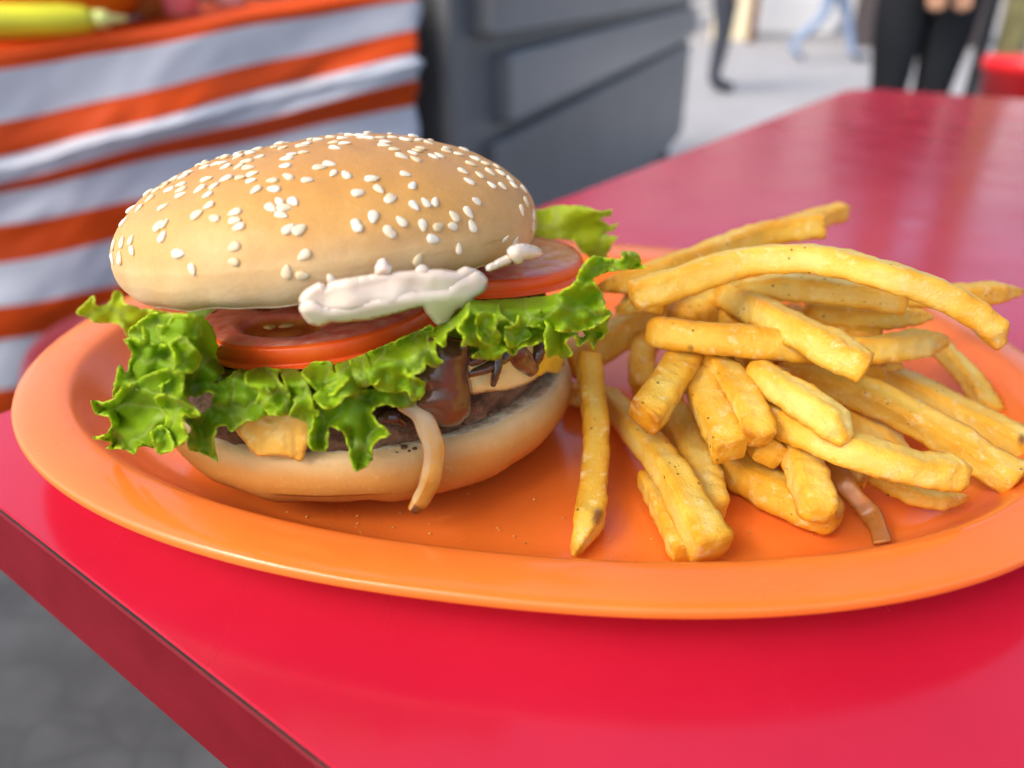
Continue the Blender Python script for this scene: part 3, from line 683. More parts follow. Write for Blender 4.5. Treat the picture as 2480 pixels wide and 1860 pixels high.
while cnt < 70:                                       # the rest of the crown, seen only edge-on
    a = random.uniform(0, 2*math.pi); r = .054*math.sqrt(random.random())
    o_ = Vector((r*math.cos(a), r*math.sin(a), .1)); loc, nrm, fi, di = bvh.ray_cast(o_, Vector((0, 0, -1)))
    if loc is None: continue
    if nrm.z < 0: nrm = -nrm
    if nrm.dot((cam0 - loc).normalized()) > .16: continue
    put_seed(loc, nrm, Vector((random.uniform(-1, 1), random.uniform(-1, 1), 0))); cnt += 1

# pink sauce
def crop2(t): return [((850 + float(x)/2.765)/KD, (300 + float(y)/2.765)/KD) for x, y in (q.split(',') for q in t.split())]
SR = lambda x, y: .0592 - .0045*min(1, max(0, (y - 655 + .09*(x-800))/45))
patch('sauce', plain('650,645 664,628 690,614 706,622 722,610 800,597 870,590 950,586 985,590 1005,580 1032,588 1047,605 1042,625 1016,640 1012,655 960,655 912,648 860,660 800,672 735,676 690,680 660,670'),
      SR, M_MAYO, mode='pillow', pillow=.0012, pw=9, amp=.0012, wl=20, th=.0012, jit=.35, rough=.00005, seed=31)
patch('sauce', plain('652,668 660,650 676,650 700,664 740,662 800,648 870,632 920,630 960,625 985,606 1005,600 1030,590 1047,604 1041,626 1016,641 1011,661 987,665 968,691 947,697 926,673 912,656 860,669 800,684 735,690 715,689 692,698 670,693'),
      lambda x, y: SR(x, y) + .0006, M_MAYO, mode='pillow', pillow=.0014, pw=15, amp=.0006, wl=22, th=.0016, jit=.35, rough=.00005, seed=37)
patch('sauce', crop2('1060,850 1110,822 1170,820 1235,840 1275,870 1230,890 1150,900 1120,930 1085,905'), .0594, M_MAYO, mode='pillow', pillow=.0022, pw=14, amp=.0008, th=.0016, jit=.5, rough=.0003, seed=32, step=3.6)
patch('sauce', crop2('900,965 980,920 1040,885 1072,905 1050,935 980,960 920,985'), .0590, M_MAYO, mode='pillow', pillow=.0014, pw=12, amp=.0006, th=.0010, seed=33, step=3.6)
patch('sauce', crop2('170,1000 190,930 220,905 245,940 272,975 230,1000'), .0590, M_MAYO, mode='pillow', pillow=.0012, pw=10, amp=.001, th=.0010, seed=34, step=3.5)
patch('sauce', crop2('440,985 470,950 500,960 522,1010 480,1010'), .0591, M_MAYO, mode='pillow', pillow=.0010, pw=9, amp=.0006, th=.0010, seed=35, step=3.5)
patch('barbecue_sauce', plain('935,735 1000,742 1010,770 1006,800 1013,850 1012,888 990,912 958,918 925,892 900,872 918,842 898,812 922,780'),
      lambda x, y: .0595 + .0012*min(1, max(0, (y-760)/60)), M_BBQ, mode='pillow', pillow=.0055, pw=46, amp=.0014, wl=20, th=.002, rough=.0001, jit=.8, seed=36)
ONQ = 1
def strip(name, P, wpx, mat, th=.0012, seed=1, brown=None, n=50, m=14, parent=hb, dome=.0008, R=None):
    pts = catmull(P, n); V = []; at_ = []
    for i, p in enumerate(pts):
        t = (pts[min(i+1, n-1)] - pts[max(i-1, 0)]).normalized()
        view = (Vector((0, 0, H)) - p).normalized(); sd_ = t.cross(view).normalized(); nn = sd_.cross(t).normalized()
        s = i/(n-1); wv = np.interp(s, np.linspace(0, 1, len(wpx)), wpx); wm = px2m(wv, p)/2
        wm *= 1 + .10*noise.noise((s*7, seed, 0))
        for k in range(2*m):
            side = 1 if k < m else -1; q = (k/(m-1)*2-1) if k < m else (1 - (k-m)/(m-1)*2)
            off = nn*(dome*(1-q*q) + side*th*.5*math.sqrt(max(0, 1-q**4)) + .0005*nz(p + sd_*q*wm, 160, seed))
            V.append(p + sd_*(q*wm) + off)
            at_.append(brown(s, q) if brown else .3)
    M2 = 2*m
    F = [(i*M2+k, (i+1)*M2+k, (i+1)*M2+(k+1) % M2, i*M2+(k+1) % M2) for i in range(n-1) for k in range(M2)]
    F += [tuple(range(M2)), tuple(range((n-1)*M2, n*M2))[::-1]]
    return mk(name, V, F, mat, parent, attrs=dict(brown=at_))
strip('onion_strip', [atr(868, 868, .0610), atr(905, 890, .0635), atr(925, 930, .0655), atr(938, 975, .0670), atr(930, 1035, .0665), atr(912, 1075, .0655), atr(893, 1102, .0650)], [40, 46, 48, 48, 46, 42, 28], M_ONION, .0009, 3,
      lambda s, q: .10 + max(0, s-.25)*(.80 if ONQ*q < .25 else .18) + (.2 if s > .9 else 0))
strip('onion_strip', [atr(1010, 808, .0600), atr(1050, 795, .0615), atr(1090, 770, .0615), atr(1130, 752, .0600)], [18, 26, 30, 22], M_ONIOND, .0014, 5)
strip('onion_strip', [atr(1075, 770, .0615), atr(1072, 800, .0625), atr(1066, 828, .0620)], [26, 24, 14], M_ONIOND, .0020, 6)
strip('onion_strip', [atr(1100, 745, .0600), atr(1125, 775, .0615), atr(1150, 800, .0610)], [44, 52, 36], M_ONIOND, .0016, 7)
strip('onion_strip', [atr(1165, 730, .0605), atr(1160, 765, .0615), atr(1150, 800, .0605)], [30, 34, 16], M_ONIOND, .0016, 8)
strip('onion_strip', [atr(1000, 790, .0595), atr(1040, 770, .0605), atr(1080, 745, .0600)], [20, 28, 20], M_ONIOND, .0016, 9)
strip('onion_strip', [atr(820, 905, .0590), atr(845, 900, .0600), atr(872, 915, .0595)], [22, 34, 20], M_ONIOND, .0016, 10)
for (x, y, r) in ((874, 966, 7), (884, 974, 4), (896, 969, 5), (866, 961, 3), (858, 977, 3), (995, 908, 9), (1002, 918, 6), (988, 903, 6), (1060, 893, 6), (1072, 886, 4), (1085, 882, 5), (1105, 870, 3), (1130, 852, 4), (1142, 846, 3)):
    p = atr(x, y, .0605 if x < 1050 else .0600); rr = px2m(r, p)
    bmb = bmesh.new(); bmesh.ops.create_icosphere(bmb, subdivisions=2, radius=rr)
    for v in bmb.verts: v.co *= 1 + .35*nz(v.co, 500, r); v.co.z *= .6
    me = bpy.data.meshes.new('burnt_crumb'); bmb.to_mesh(me); bmb.free(); me.materials.append(M_STEEL); me.materials[0] = M_BEEF
    o = bpy.data.objects.new('burnt_crumb', me); COL.objects.link(o); o.parent = hb; o.location = p - hb.location

# ------------------------------------------------------------------ french fries
def fry(P, wpx, label, roll=0., asp=.95, ends=('flat', 'flat'), seed=0, mat=None, burn=None, taper=(1, 1), crisp=0, name='french_fry', cat='french fry', group='fries heaped on the plate', sq=7.):
    pts = [atz(*p) for p in P]; n = 76; C = catmull(pts, n); m = 28
    mid = C[n//2]; half = px2m(wpx, mid)/2*.89
    V = []; cr = []; bu = []
    rnd = random.Random(seed*13 + 5)
    L = sum((C[i+1]-C[i]).length for i in range(n-1))
    # denser rings near the ends
    ss = [.5 - .5*math.cos(math.pi*(i/(n-1))) for i in range(n)]; ss = [.55*a + .45*i/(n-1) for i, a in enumerate(ss)]
    def pos(s):
        k = s*(n-1); i = min(int(k), n-2); return C[i].lerp(C[i+1], k-i)
    skew = (rnd.uniform(-.5, .5), rnd.uniform(-.5, .5))
    for i, s in enumerate(ss):
        p = pos(s); t = (pos(min(1, s+.03)) - pos(max(0, s-.03))).normalized()
        up = Vector((0, 0, 1)) if abs(t.z) < .93 else Vector((0, 1, 0))
        sdv = t.cross(up).normalized(); nn = sdv.cross(t).normalized()
        w = half*(taper[0] + (taper[1]-taper[0])*s)*(1 + .10*noise.noise((s*L*70, seed*1.7, 0)))
        h = half*asp*(taper[0] + (taper[1]-taper[0])*s)*(1 + .10*noise.noise((s*L*70, seed*2.9, 4)))
        rl = roll + .15*noise.noise((s*2.2, seed, 9))
        sh = 1.; dz = 0
        for e, d in ((0, s*L), (1, (1-s)*L)):
            kind = ends[e]
            if kind == 'flat': q = min(1, d/(half*.30)); f = .74 + .26*math.sqrt(1-(1-q)**2)
            elif kind == 'round': q = min(1, d/(half*1.1)); f = .42 + .58*math.sqrt(1-(1-q)**2)
            elif kind == 'point': q = min(1, d/(half*3.4)); f = .20 + .80*q**.75
            elif kind == 'slant': q = min(1, d/(half*2.2)); f = .45 + .55*q
            sh *= f
            if kind in ('slant', 'point'): dz += -(1-q)*half*(.35 if rnd.random() < 2 else 0)
        dend = min(s, 1-s)*L
        for k in range(m):
            a = 2*math.pi*(k + .5)/m; ca, sa = math.cos(a), math.sin(a)
            r = (abs(ca)**sq + abs(sa)**sq)**(-1/sq)
            x, y = r*ca*w*sh, r*sa*h*(sh if sh > .5 else sh)
            xr, yr = x*math.cos(rl) - y*math.sin(rl), x*math.sin(rl) + y*math.cos(rl)
            q = p + sdv*xr + nn*(yr + dz)
            for e, d, kd in ((0, s*L, ends[0]), (1, (1-s)*L, ends[1])):
                if kd == 'flat' and d < half*.5: q += t*((1 if e else -1)*skew[e]*x*.6*(1-d/(half*.5)))
            dd = (.00030 + .00025*(2*abs(ca*sa))**6)*nz(q, 210, seed) + .00040*nz(q, 380, seed+1) + .00018*nz(q, 900, seed+2)
            q += (sdv*xr + nn*yr).normalized()*dd
            V.append(q)
            cor = (2*abs(ca*sa))**5
            cr.append(min(1, .75*cor*(.6+.8*abs(nz(q, 90, seed+3))) + .75*max(0, 1-dend/(half*1.3))**1.5 + crisp))
            bu.append(0)
    if burn:
        for (bx, by, br) in burn:
            for idx, v in enumerate(V):
                dd = v - Vector((0, 0, H)); zf = dd.y*CP - dd.z*SP; uu = dd.y*SP + dd.z*CP
                X = (CX + F_*dd.x/zf)/KD; Y = (CY - F_*uu/zf)/KD
                bu[idx] = max(bu[idx], max(0, min(1, 1.6*(1-math.hypot((X-bx)*1.25, Y-by)/br))))
    F = [(i*m+k, (i+1)*m+k, (i+1)*m+(k+1) % m, i*m+(k+1) % m) for i in range(n-1) for k in range(m)]
    for base, sg in ((0, -1), ((n-1)*m, 1)):
        c0 = sum((V[base+k] for k in range(m)), Vector())/m
        tt = (C[1]-C[0]).normalized()*-1 if sg < 0 else (C[-1]-C[-2]).normalized()
        V.append(c0 + tt*half*.10); ci = len(V)-1; cr.append(.35 + crisp); bu.append(bu[base])
        for k in range(m): F.append((base+(k+1) % m, base+k, ci) if sg > 0 else (base+k, base+(k+1) % m, ci))
    F = [f[::-1] for f in F]
    o = mk(name, V, F, mat or M_FRY, attrs=dict(crisp=cr, burn=bu))
    bmx = bmesh.new(); bmx.from_mesh(o.data); bmesh.ops.recalc_face_normals(bmx, faces=bmx.faces); bmx.to_mesh(o.data); bmx.free()
    tag(o, label, cat, group); return o
FR = [
 ([(1560,560,.044),(1700,492,.047),(1826,455,.049)], 46, 'short golden fry tip poking out highest behind the heap', dict(ends=('flat','round'))),
 ([(1288,612,.044),(1400,598,.048),(1500,563,.050),(1640,510,.053),(1780,487,.056)], 66, 'long straight fry behind the arched one, squared right end pointing up', dict(ends=('point','flat'), roll=.25)),
 ([(1362,638,.053),(1480,606,.057),(1610,566,.062),(1760,560,.065),(1900,592,.065),(2040,640,.060),(2120,690,.054),(2170,738,.048)], 78, 'longest fry, arching pale over the top of the heap', dict(ends=('flat','slant'), roll=.15, taper=(1.02, .86))),
 ([(1770,625,.046),(1900,635,.045),(2080,638,.043),(2209,622,.042)], 54, 'pointed fry tip sticking out at far right behind the arched fry', dict(ends=('flat','point'))),
 ([(1588,608,.050),(1720,620,.051),(1850,634,.051),(1960,652,.050)], 62, 'blunt pointed fry lying flat just beneath the arched fry', dict(ends=('point','flat'))),
 ([(1565,632,.041),(1680,693,.047),(1780,745,.047),(1872,797,.044)], 80, 'thick fry sloping down right in the centre, white rimmed cut end', dict(ends=('flat','flat'), roll=.2)),
 ([(1400,715,.042),(1500,728,.043),(1620,738,.043),(1780,752,.041)], 84, 'fat fry lying crosswise with pale rounded left end', dict(ends=('round','flat'), roll=.35, burn=[(1492,754,9)])),
 ([(1740,672,.040),(1880,684,.040),(2016,676,.040)], 56, 'dark golden fry with pointed right end under the arched fry', dict(ends=('flat','point'), crisp=.15)),
 ([(1800,762,.036),(1920,752,.036),(2042,728,.035)], 68, 'broad fry end pointing right above the plate well, level and golden', dict(ends=('flat','slant'), roll=.3)),
 ([(2030,748,.022),(2090,812,.016),(2150,895,.011)], 44, 'thin fry slanting down against the far right plate wall', dict(ends=('flat','flat'))),
 ([(1820,790,.020),(1950,832,.017),(2060,885,.015),(2150,930,.014),(2230,978,.013)], 70, 'rearmost long fry at right with a dark brown tip', dict(ends=('flat','round'), burn=[(2207,950,16)])),
 ([(1680,790,.026),(1850,845,.024),(2000,918,.021),(2110,985,.018),(2198,1040,.015)], 74, 'long fry lying right of the dark tipped one, reaching the right plate wall', dict(ends=('flat','flat'), roll=-.2)),
 ([(1640,888,.028),(1760,942,.030),(1900,990,.029),(2000,1015,.027),(2084,1020,.026)], 80, 'long fry in front of the heap with upturned blunt right end', dict(ends=('flat','round'), roll=.1)),
 ([(1630,800,.037),(1720,858,.038),(1790,905,.037),(1834,945,.035)], 76, 'bright chunky fry sloping right with ragged torn end', dict(ends=('flat','slant'), roll=.2)),
 ([(1800,870,.016),(1880,920,.013),(1965,978,.010)], 56, 'pale narrow fry wedged low between two long right hand fries', dict(ends=('flat','slant'))),
 ([(1870,1015,.012),(1950,1058,.011),(2020,1078,.0105),(2092,1068,.0105)], 46, 'low curved fry with split pale tip on the plate at front right', dict(ends=('flat','point'))),
 ([(1535,775,.034),(1590,840,.034),(1625,905,.032),(1634,955,.029)], 78, 'short fry pointing at the viewer with crusty rounded end', dict(ends=('flat','round'), roll=.1)),
 ([(1500,800,.030),(1530,870,.030),(1560,930,.028),(1578,978,.026)], 82, 'short pale fry pointing at the viewer with squared front end', dict(ends=('flat','flat'), roll=-.15)),
 ([(1485,770,.034),(1450,820,.034),(1415,872,.032),(1390,905,.030)], 88, 'stubby golden fry sloping down left from under the fat one', dict(ends=('flat','flat'), roll=.25)),
 ([(1610,900,.022),(1640,945,.022),(1668,985,.022)], 74, 'cube shaped fry end facing the viewer below the middle', dict(ends=('flat','flat'), roll=.6)),
 ([(1270,770,.032),(1282,870,.024),(1288,960,.017),(1280,1060,.012),(1272,1120,.0105),(1238,1190,.0095)], 66, 'long fry hanging down beside the burger with brown spot near its tip', dict(ends=('flat','point'), burn=[(1292,1110,20),(1288,1122,16)])),
 ([(1225,850,.010),(1310,862,.012),(1380,935,.016),(1440,1010,.018),(1490,1095,.016),(1540,1190,.0135)], 80, 'crooked fry at the front with big cut end near the rim', dict(ends=('flat','flat'), roll=.1, taper=(.75, 1.05))),
 ([(1440,880,.014),(1490,975,.013),(1520,1050,.012),(1535,1110,.011)], 86, 'fry lying behind the crooked front one, mostly in its shade', dict(ends=('flat','round'))),
 ([(1400,1030,.0095),(1445,1120,.009),(1480,1196,.009)], 60, 'fry tucked under the crooked front one, only its left edge showing', dict(ends=('flat','flat'))),
 ([(1500,955,.011),(1600,1020,.011),(1710,1080,.011),(1815,1122,.011)], 84, 'lowest long fry lying flat on the plate at the front of the heap', dict(ends=('flat','round'), roll=.1)),
 ([(1720,960,.022),(1745,1030,.020),(1775,1118,.017)], 84, 'upright leaning fry at the front right of the cube shaped end', dict(ends=('flat','round'), roll=.15)),
 ([(1790,985,.0145),(1835,1010,.014),(1850,1050,.013)], 56, 'tiny fry end peeping out beside the brown strip', dict(ends=('flat','round'))),
 ([(1225,790,.014),(1330,725,.020),(1420,678,.027),(1510,648,.033)], 80, 'pale fry sloping up from behind the lettuce on the left', dict(ends=('flat','flat'), roll=.2)),
 ([(1470,705,.032),(1540,662,.036),(1600,620,.040)], 86, 'brown golden fry sloping up right beneath the arched fry', dict(ends=('flat','flat'), crisp=.12)),
 ([(1440,660,.040),(1380,650,.040),(1330,668,.037)], 50, 'short pale fry under the left end of the arched fry', dict(ends=('flat','slant'))),
 ([(1400,730,.020),(1385,790,.016),(1400,850,.011)], 62, 'pale upright fry deep in the shade at the left of the heap', dict(ends=('flat','round'))),
 ([(1620,770,.026),(1760,790,.026),(1900,800,.025)], 74, 'dim fry buried crosswise in the middle of the heap', dict(ends=('flat','flat'), crisp=.15)),
 ([(1690,690,.036),(1790,720,.034),(1900,745,.033)], 74, 'brown fry sunk behind the thick central one', dict(ends=('flat','flat'), crisp=.2)),
 ([(1560,800,.016),(1680,890,.016),(1800,980,.015)], 80, 'fry under the bright chunky one, seen only through gaps', dict(ends=('flat','flat'))),
 ([(1880,770,.026),(1920,785,.026),(1952,785,.025)], 44, 'small pale fry tip below the broad level end at right', dict(ends=('flat','point'))),
 ([(1640,620,.046),(1700,600,.047),(1740,590,.047)], 40, 'small pale crumb of fry beneath the top of the arch', dict(ends=('flat','flat'))),
 ([(1560,650,.036),(1600,720,.033),(1640,790,.029)], 76, 'fry hidden behind the thick central one and fat crosswise one', dict(ends=('flat','flat'), crisp=.1)),
 ([(1500,680,.026),(1620,690,.030),(1740,700,.032)], 76, 'fry buried behind the fat crosswise one, in shadow', dict(ends=('flat','flat'), crisp=.1)),
]
for i, (P, wd, lb, kw) in enumerate(FR): fry(P, wd, lb, seed=i+1, **kw)
o = strip('onion_strip', [atz(1775, 985, .018), atz(1815, 1035, .016), atz(1850, 1078, .013), atz(1880, 1110, .0105), atz(1898, 1145, .0095), atz(1906, 1172, .0095)], [44, 50, 40, 46, 36, 40], M_ONION, .0012, 21, lambda s, q: .60 + .14*min(1, s*1.5), parent=None, dome=.0001)
tag(o, 'limp brown fried onion strip hanging from the fries onto the plate', 'onion strip')

# fine crumbs fallen from the fries and the bun
rc_ = random.Random(11); VC = []; FC = []
for k in range(70):
    x, y = (rc_.gauss(1500, 300), rc_.gauss(1150, 60)) if k < 45 else (rc_.gauss(700, 200), rc_.gauss(1120, 25))
    if not (450 < x < 2000 and y < 1150 + .05*(x-900) + 25 and y > 900): continue
    c = atz(x, y, .0056); rr = rc_.uniform(.00015, .00050); n0 = len(VC)
    d = [Vector((rc_.uniform(.6, 1.3), 0, 0)), Vector((-rc_.uniform(.6, 1.3), 0, 0)), Vector((0, rc_.uniform(.6, 1.3), 0)), Vector((0, -rc_.uniform(.6, 1.3), 0)), Vector((0, 0, .8)), Vector((0, 0, -.6))]
    VC += [c + q*rr for q in d]
    FC += [tuple(n0+i for i in f) for f in ((0,2,4),(2,1,4),(1,3,4),(3,0,4),(2,0,5),(1,2,5),(3,1,5),(0,3,5))]
o = mk('crumbs', VC, FC, simple('golden_crumb', (.74, .46, .12), .6, .3, .4, 400)); o['kind'] = 'stuff'; tag(o, 'tiny golden crumbs scattered on the orange plate floor', 'crumbs')

# ------------------------------------------------------------------ behind: striped cloth on a stall table
def vplane(x, y, A, B, off=0):               # sight line to an upright plane through ground points A, B
    d = (B - A).normalized(); n = Vector((d.y, -d.x)); r = ray(x, y)
    t = (A.dot(n) + off)/(r.x*n.x + r.y*n.y); return Vector((0, 0, H)) + r*t
CA, CB = Vector((-.69, 1.0)), Vector((-.157, 1.3))
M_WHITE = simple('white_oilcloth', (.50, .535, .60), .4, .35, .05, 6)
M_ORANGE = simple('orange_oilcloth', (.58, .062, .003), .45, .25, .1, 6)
rows = [(128, -18, 0), (166, 0, 0), (294, 71, .002), (380, 128, .010), (412, 150, .022), (446, 192, .014), (466, 254, -.004), (541, 368, .006), (635, 440, .0), (743, 560, .008), (826, 650, .0), (945, 790, .006), (1060, 930, 0), (1280, 1240, .004)]
rc = [1, 0, 1, 0, 0, 1, 0, 1, 0, 1, 0, 1, 0]
ncx = 70; sub = 5; V = []; fmi = []
XL, XR = -260., 905.
allr = []
for i in range(len(rows) - 1):
    for s in range(sub): allr.append((i + s/sub))
allr.append(len(rows) - 1.)
for c in range(ncx):
    u = c/(ncx-1); xd = XL + (XR-XL)*u; uf = xd*KD/1010
    # two rows behind the table edge make the covered top
    for q, back in ((0, .62), (0, .3)):
        y = (rows[0][0] + (rows[0][1]-rows[0][0])*uf)/KD; p = vplane(xd, y, CA, CB); d = (CB-CA).normalized(); V.append(p + Vector((-d.y, d.x, 0))*back + Vector((0, 0, .006)))
    for rr in allr:
        i = min(int(rr), len(rows)-2); t = rr - i
        yl = rows[i][0]*(1-t) + rows[i+1][0]*t; yr = rows[i][1]*(1-t) + rows[i+1][1]*t
        tt = t*t*(3-2*t); of = rows[i][2]*(1-tt) + rows[i+1][2]*tt
        y = (yl + (yr-yl)*uf)/KD + 9*noise.noise((u*5, rr*.35, 11))
        hang = min(1, rr/3)
        of +=   .009*hang*math.sin(u*13 + rr*.45) + .007*hang*noise.noise((u*7 + rr*.4, rr*.9, 3)) + .005*hang*noise.noise((u*20 + rr*1.2, rr*1.5, 8))
        edge = .006*noise.noise((rr*1.1, 5, 2)) if c == ncx-1 else 0
        p = vplane(xd, y, CA, CB, -of if False else of); d = (CB-CA).normalized()
        p += Vector((d.x, d.y, 0))*edge*3; V.append(p)
nr = len(allr) + 2
F = []
for c in range(ncx-1):
    for r in range(nr-1):
        F.append((c*nr+r, c*nr+r+1, (c+1)*nr+r+1, (c+1)*nr+r)); fmi.append(1 if r < 2 else rc[min(int(allr[r-2]), len(rc)-1)])
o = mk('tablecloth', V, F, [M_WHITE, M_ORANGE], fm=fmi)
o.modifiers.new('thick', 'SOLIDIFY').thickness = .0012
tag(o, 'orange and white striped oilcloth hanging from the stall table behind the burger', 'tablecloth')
# the stall table under the cloth
dC = (CB-CA).normalized(); dC3 = Vector((dC.x, dC.y, 0)); nB = Vector((-dC.y, dC.x, 0))
P0 = vplane(XL, (rows[0][0] + (rows[0][1]-rows[0][0])*XL*KD/1010)/KD, CA, CB); P1 = vplane(XR, rows[0][1]/KD, CA, CB)
M_WOOD = simple('plain_wood', (.30, .19, .1), .6, .3, .25, 20)
st = empty('stall_table', (P0+P1)/2 + nB*.35 + Vector((0, 0, GZ - (P0.z+P1.z)/2 + .004)), label='stall table hidden under the orange and white striped cloth', cat='table')
L3 = (P1-P0); slope = math.atan2(L3.z, L3.xy.length)
Mt = Matrix.Translation((P0+P1)/2 + nB*.33 + Vector((0, 0, -.018))) @ Matrix.Rotation(math.atan2(dC.y, dC.x), 4, 'Z') @ Matrix.Rotation(-slope, 4, 'Y')
MB().box((0, 0, 0), (L3.length-.05, .58, .03), Mt).build('tabletop', M_WOOD, st)
for sx in (-1, 1):
    for sy in (-1, 1):
        q = Mt @ Vector((sx*(L3.length/2-.09), sy*.24, -.016)); MB().box(((q.x), q.y, (q.z+GZ+.004)/2), (.04, .04, q.z-GZ-.006)).build('leg', M_WOOD, st)
def topz(p): return Mt @ Vector(p)
def on_top(xd, back):                        # point on the cloth top, back metres behind its front edge
    uf = xd*KD/1010; y = (rows[0][0] + (rows[0][1]-rows[0][0])*uf)/KD
    return vplane(xd, y, CA, CB) + nB*back + Vector((0, 0, .008))
M_YEL = simple('yellow_green_plastic', (.62, .62, .03), .3, .5, .1, 20)
M_YCAP = simple('pale_green_plastic', (.62, .70, .22), .35, .5, .1, 20)
p = on_top(95, .03)
Mb = Matrix.Translation(p + Vector((0, 0, .0205))) @ Matrix.Rotation(math.atan2(dC.y, dC.x) - .1, 4, 'Z') @ Matrix.Rotation(math.pi/2, 4, 'Y')
b = empty('squeeze_bottle', p, label='yellow green squeeze bottle lying on the striped cloth edge', cat='bottle')
MB().lathe([(0, -.11), (.016, -.11), (.0195, -.104), (.0200, -.04), (.019, .03), (.016, .055), (.011, .066), (0, .066)], n=28).build('body', M_YEL, b, True, M=Mb)
MB().lathe([(0, .0665), (.011, .0665), (.011, .080), (.006, .084), (.003, .105), (0, .105)], n=20).build('nozzle', M_YCAP, b, True, M=Mb)
M_OB = simple('orange_glaze', (.75, .25, .015), .25, .5, .15, 12)
p = on_top(110, .215)
bw = MB().lathe([(0, 0), (.08, 0), (.125, .02), (.165, .065), (.180, .12), (.175, .12), (.15, .08), (.095, .03), (0, .014)], n=48).build('bowl', M_OB, None, True, M=Matrix.Translation(p)); tag(bw, 'large orange bowl on the striped stall table', 'bowl')
for (xd, bk, r, h, c, nm, lb) in ((430, .13, .030, .075, (.70, .22, .26), 'cup', 'pinkish plastic cup on the stall table beyond the burger'), (360, .22, .045, .06, (.55, .24, .06), 'bowl', 'small brown sauce bowl between orange bowl and pink cup'), (560, .2, .033, .09, (.75, .76, .8), 'cup', 'pale cup farthest right on the striped stall table')):
    p = on_top(xd, bk)
    o = MB().lathe([(0, 0), (r*.8, 0), (r, h), (r*.94, h), (r*.74, .004), (0, .004)], n=28).build(nm, simple(nm+'_glaze', c, .25), None, True, M=Matrix.Translation(p)); tag(o, lb, nm)

# dark grey food cart
far = Vector((.87, 4.0)); vd = R_(19.5); ux = Vector((math.sin(vd), math.cos(vd))); near = far - ux*2.83
Mc = Matrix.Translation((near.x, near.y, GZ)) @ Matrix.Rotation(math.atan2(ux.y, ux.x), 4, 'Z')   # local x along the side, y to the left, z up from the ground
def sidez(x, y): return vplane(x/KD, y/KD, near, far).z - GZ
z1 = sidez(1285, 98); z2 = sidez(1377, 246)
M_CART = simple('grey_painted_steel', (.115, .122, .13), .42, .5, .15, 3)
M_CARTL = simple('grey_steel_panel', (.165, .175, .187), .30, .5, .12, 3)
M_CARTD = simple('black_rubber', (.018, .02, .025), .5, .4)
ct = empty('food_cart', Mc @ Vector((1.4, .3, 0)), label='long dark grey metal food cart with seamed side panels beyond the red table', cat='food cart')
MB().box((1.415, .34, (.17+1.16)/2), (2.79, .62, .99)).build('body', M_CART, ct, M=Mc, bevel=.012)
MB().box((1.45, .012, (z1+.02+1.17)/2), (2.70, .05, 1.17-z1-.02)).build('upper_panel', M_CARTL, ct, M=Mc, bevel=.01)
MB().box((1.50, .014, (z1-.015+z2+.015)/2), (2.60, .045, z1-z2-.03)).build('side_panel', M_CARTL, ct, M=Mc, bevel=.01)
MB().box((1.46, .022, (z2-.015+.19)/2), (2.62, .03, z2-.015-.19)).build('lower_panel', M_CART, ct, M=Mc, bevel=.01)
MB().box((.035, .30, .66), (.03, .5, .9)).build('end_panel', M_CARTD, ct, M=Mc, bevel=.006)
MB().tube([(.0, -.045, 1.09), (.05, -.05, 1.09), (.55, -.05, 1.09), (.6, -.045, 1.09)], .014).tube([(.05, -.05, 1.09), (.05, -.01, 1.09)], .01).tube([(.55, -.05, 1.09), (.55, -.01, 1.09)], .01).build('handle', M_CARTD, ct, True, M=Mc)
MB().box((.17, -.02, z1+.10), (.03, .02, .03)).build('latch', M_CARTD, ct, M=Mc, bevel=.003)
for x in (.3, 2.62):
    for y in (.07, .57):
        MB().lathe([(0, -.02), (.05, -.02), (.075, -.016), (.083, 0), (.075, .016), (.05, .02), (0, .02)], n=24).build('wheel', M_CARTD, ct, True, M=Mc @ Matrix.Translation((x, y, .085)) @ Matrix.Rotation(math.pi/2, 4, 'X'))

# red stools
M_REDPL = simple('red_plastic', (.17, .004, .012), .35, .5, .12, 10)
q = atz(440/KD, 800/KD, -.25)
t = empty('stool', (q.x, q.y, GZ + .004), label='round dark red plastic stool between the orange plate and striped cloth', cat='stool')
Ms = Matrix.Translation((q.x, q.y, 0))
MB().lathe([(0, -.25), (.155, -.25), (.172, -.256), (.180, -.272), (.180, -.285)], n=56).lathe([(.180, -.285), (.176, -.288), (.172, -.40), (.160, -.40), (.158, -.29), (0, -.29)], n=56).build('seat', M_REDPL, t, True, M=Ms)
MB().tube([(0, 0, -.292), (0, 0, GZ + .03)], [.04, .03], 20).build('pedestal', M_STEEL, t, True, M=Ms)
MB().lathe([(0, .03), (.03, .03), (.12, .012), (.125, .002), (0, .002)], n=40).build('foot', M_STEEL, t, True, M=Matrix.Translation((q.x, q.y, GZ + .005)))
M_RED2 = simple('bright_red_plastic', (.72, .02, .025), .28, .5, .1, 10)
q = atz(2250, 125, -.03)
s = empty('round_table', (q.x, q.y, GZ+.004), label='round bright red table cut off by the right edge', cat='table')
Mq = Matrix.Translation((q.x, q.y, 0))
rq = 112*KD/F_*depth(q)
MB().lathe([(0, -.03), (rq*.97, -.03), (rq, -.036), (rq, -.058), (rq*.93, -.062), (rq*.9, -.15), (rq*.84, -.15), (rq*.84, -.066), (0, -.066)], n=48).build('tabletop', M_RED2, s, True, M=Mq)
MB().tube([(0, 0, -.068), (0, 0, GZ+.03)], .028, 16).build('pedestal', M_STEEL, s, True, M=Mq)
MB().lathe([(0, .03), (.05, .03), (.2, .012), (.2, 0), (0, 0)], n=32).build('foot', M_STEEL, s, True, M=Matrix.Translation((q.x, q.y, GZ+.006)))

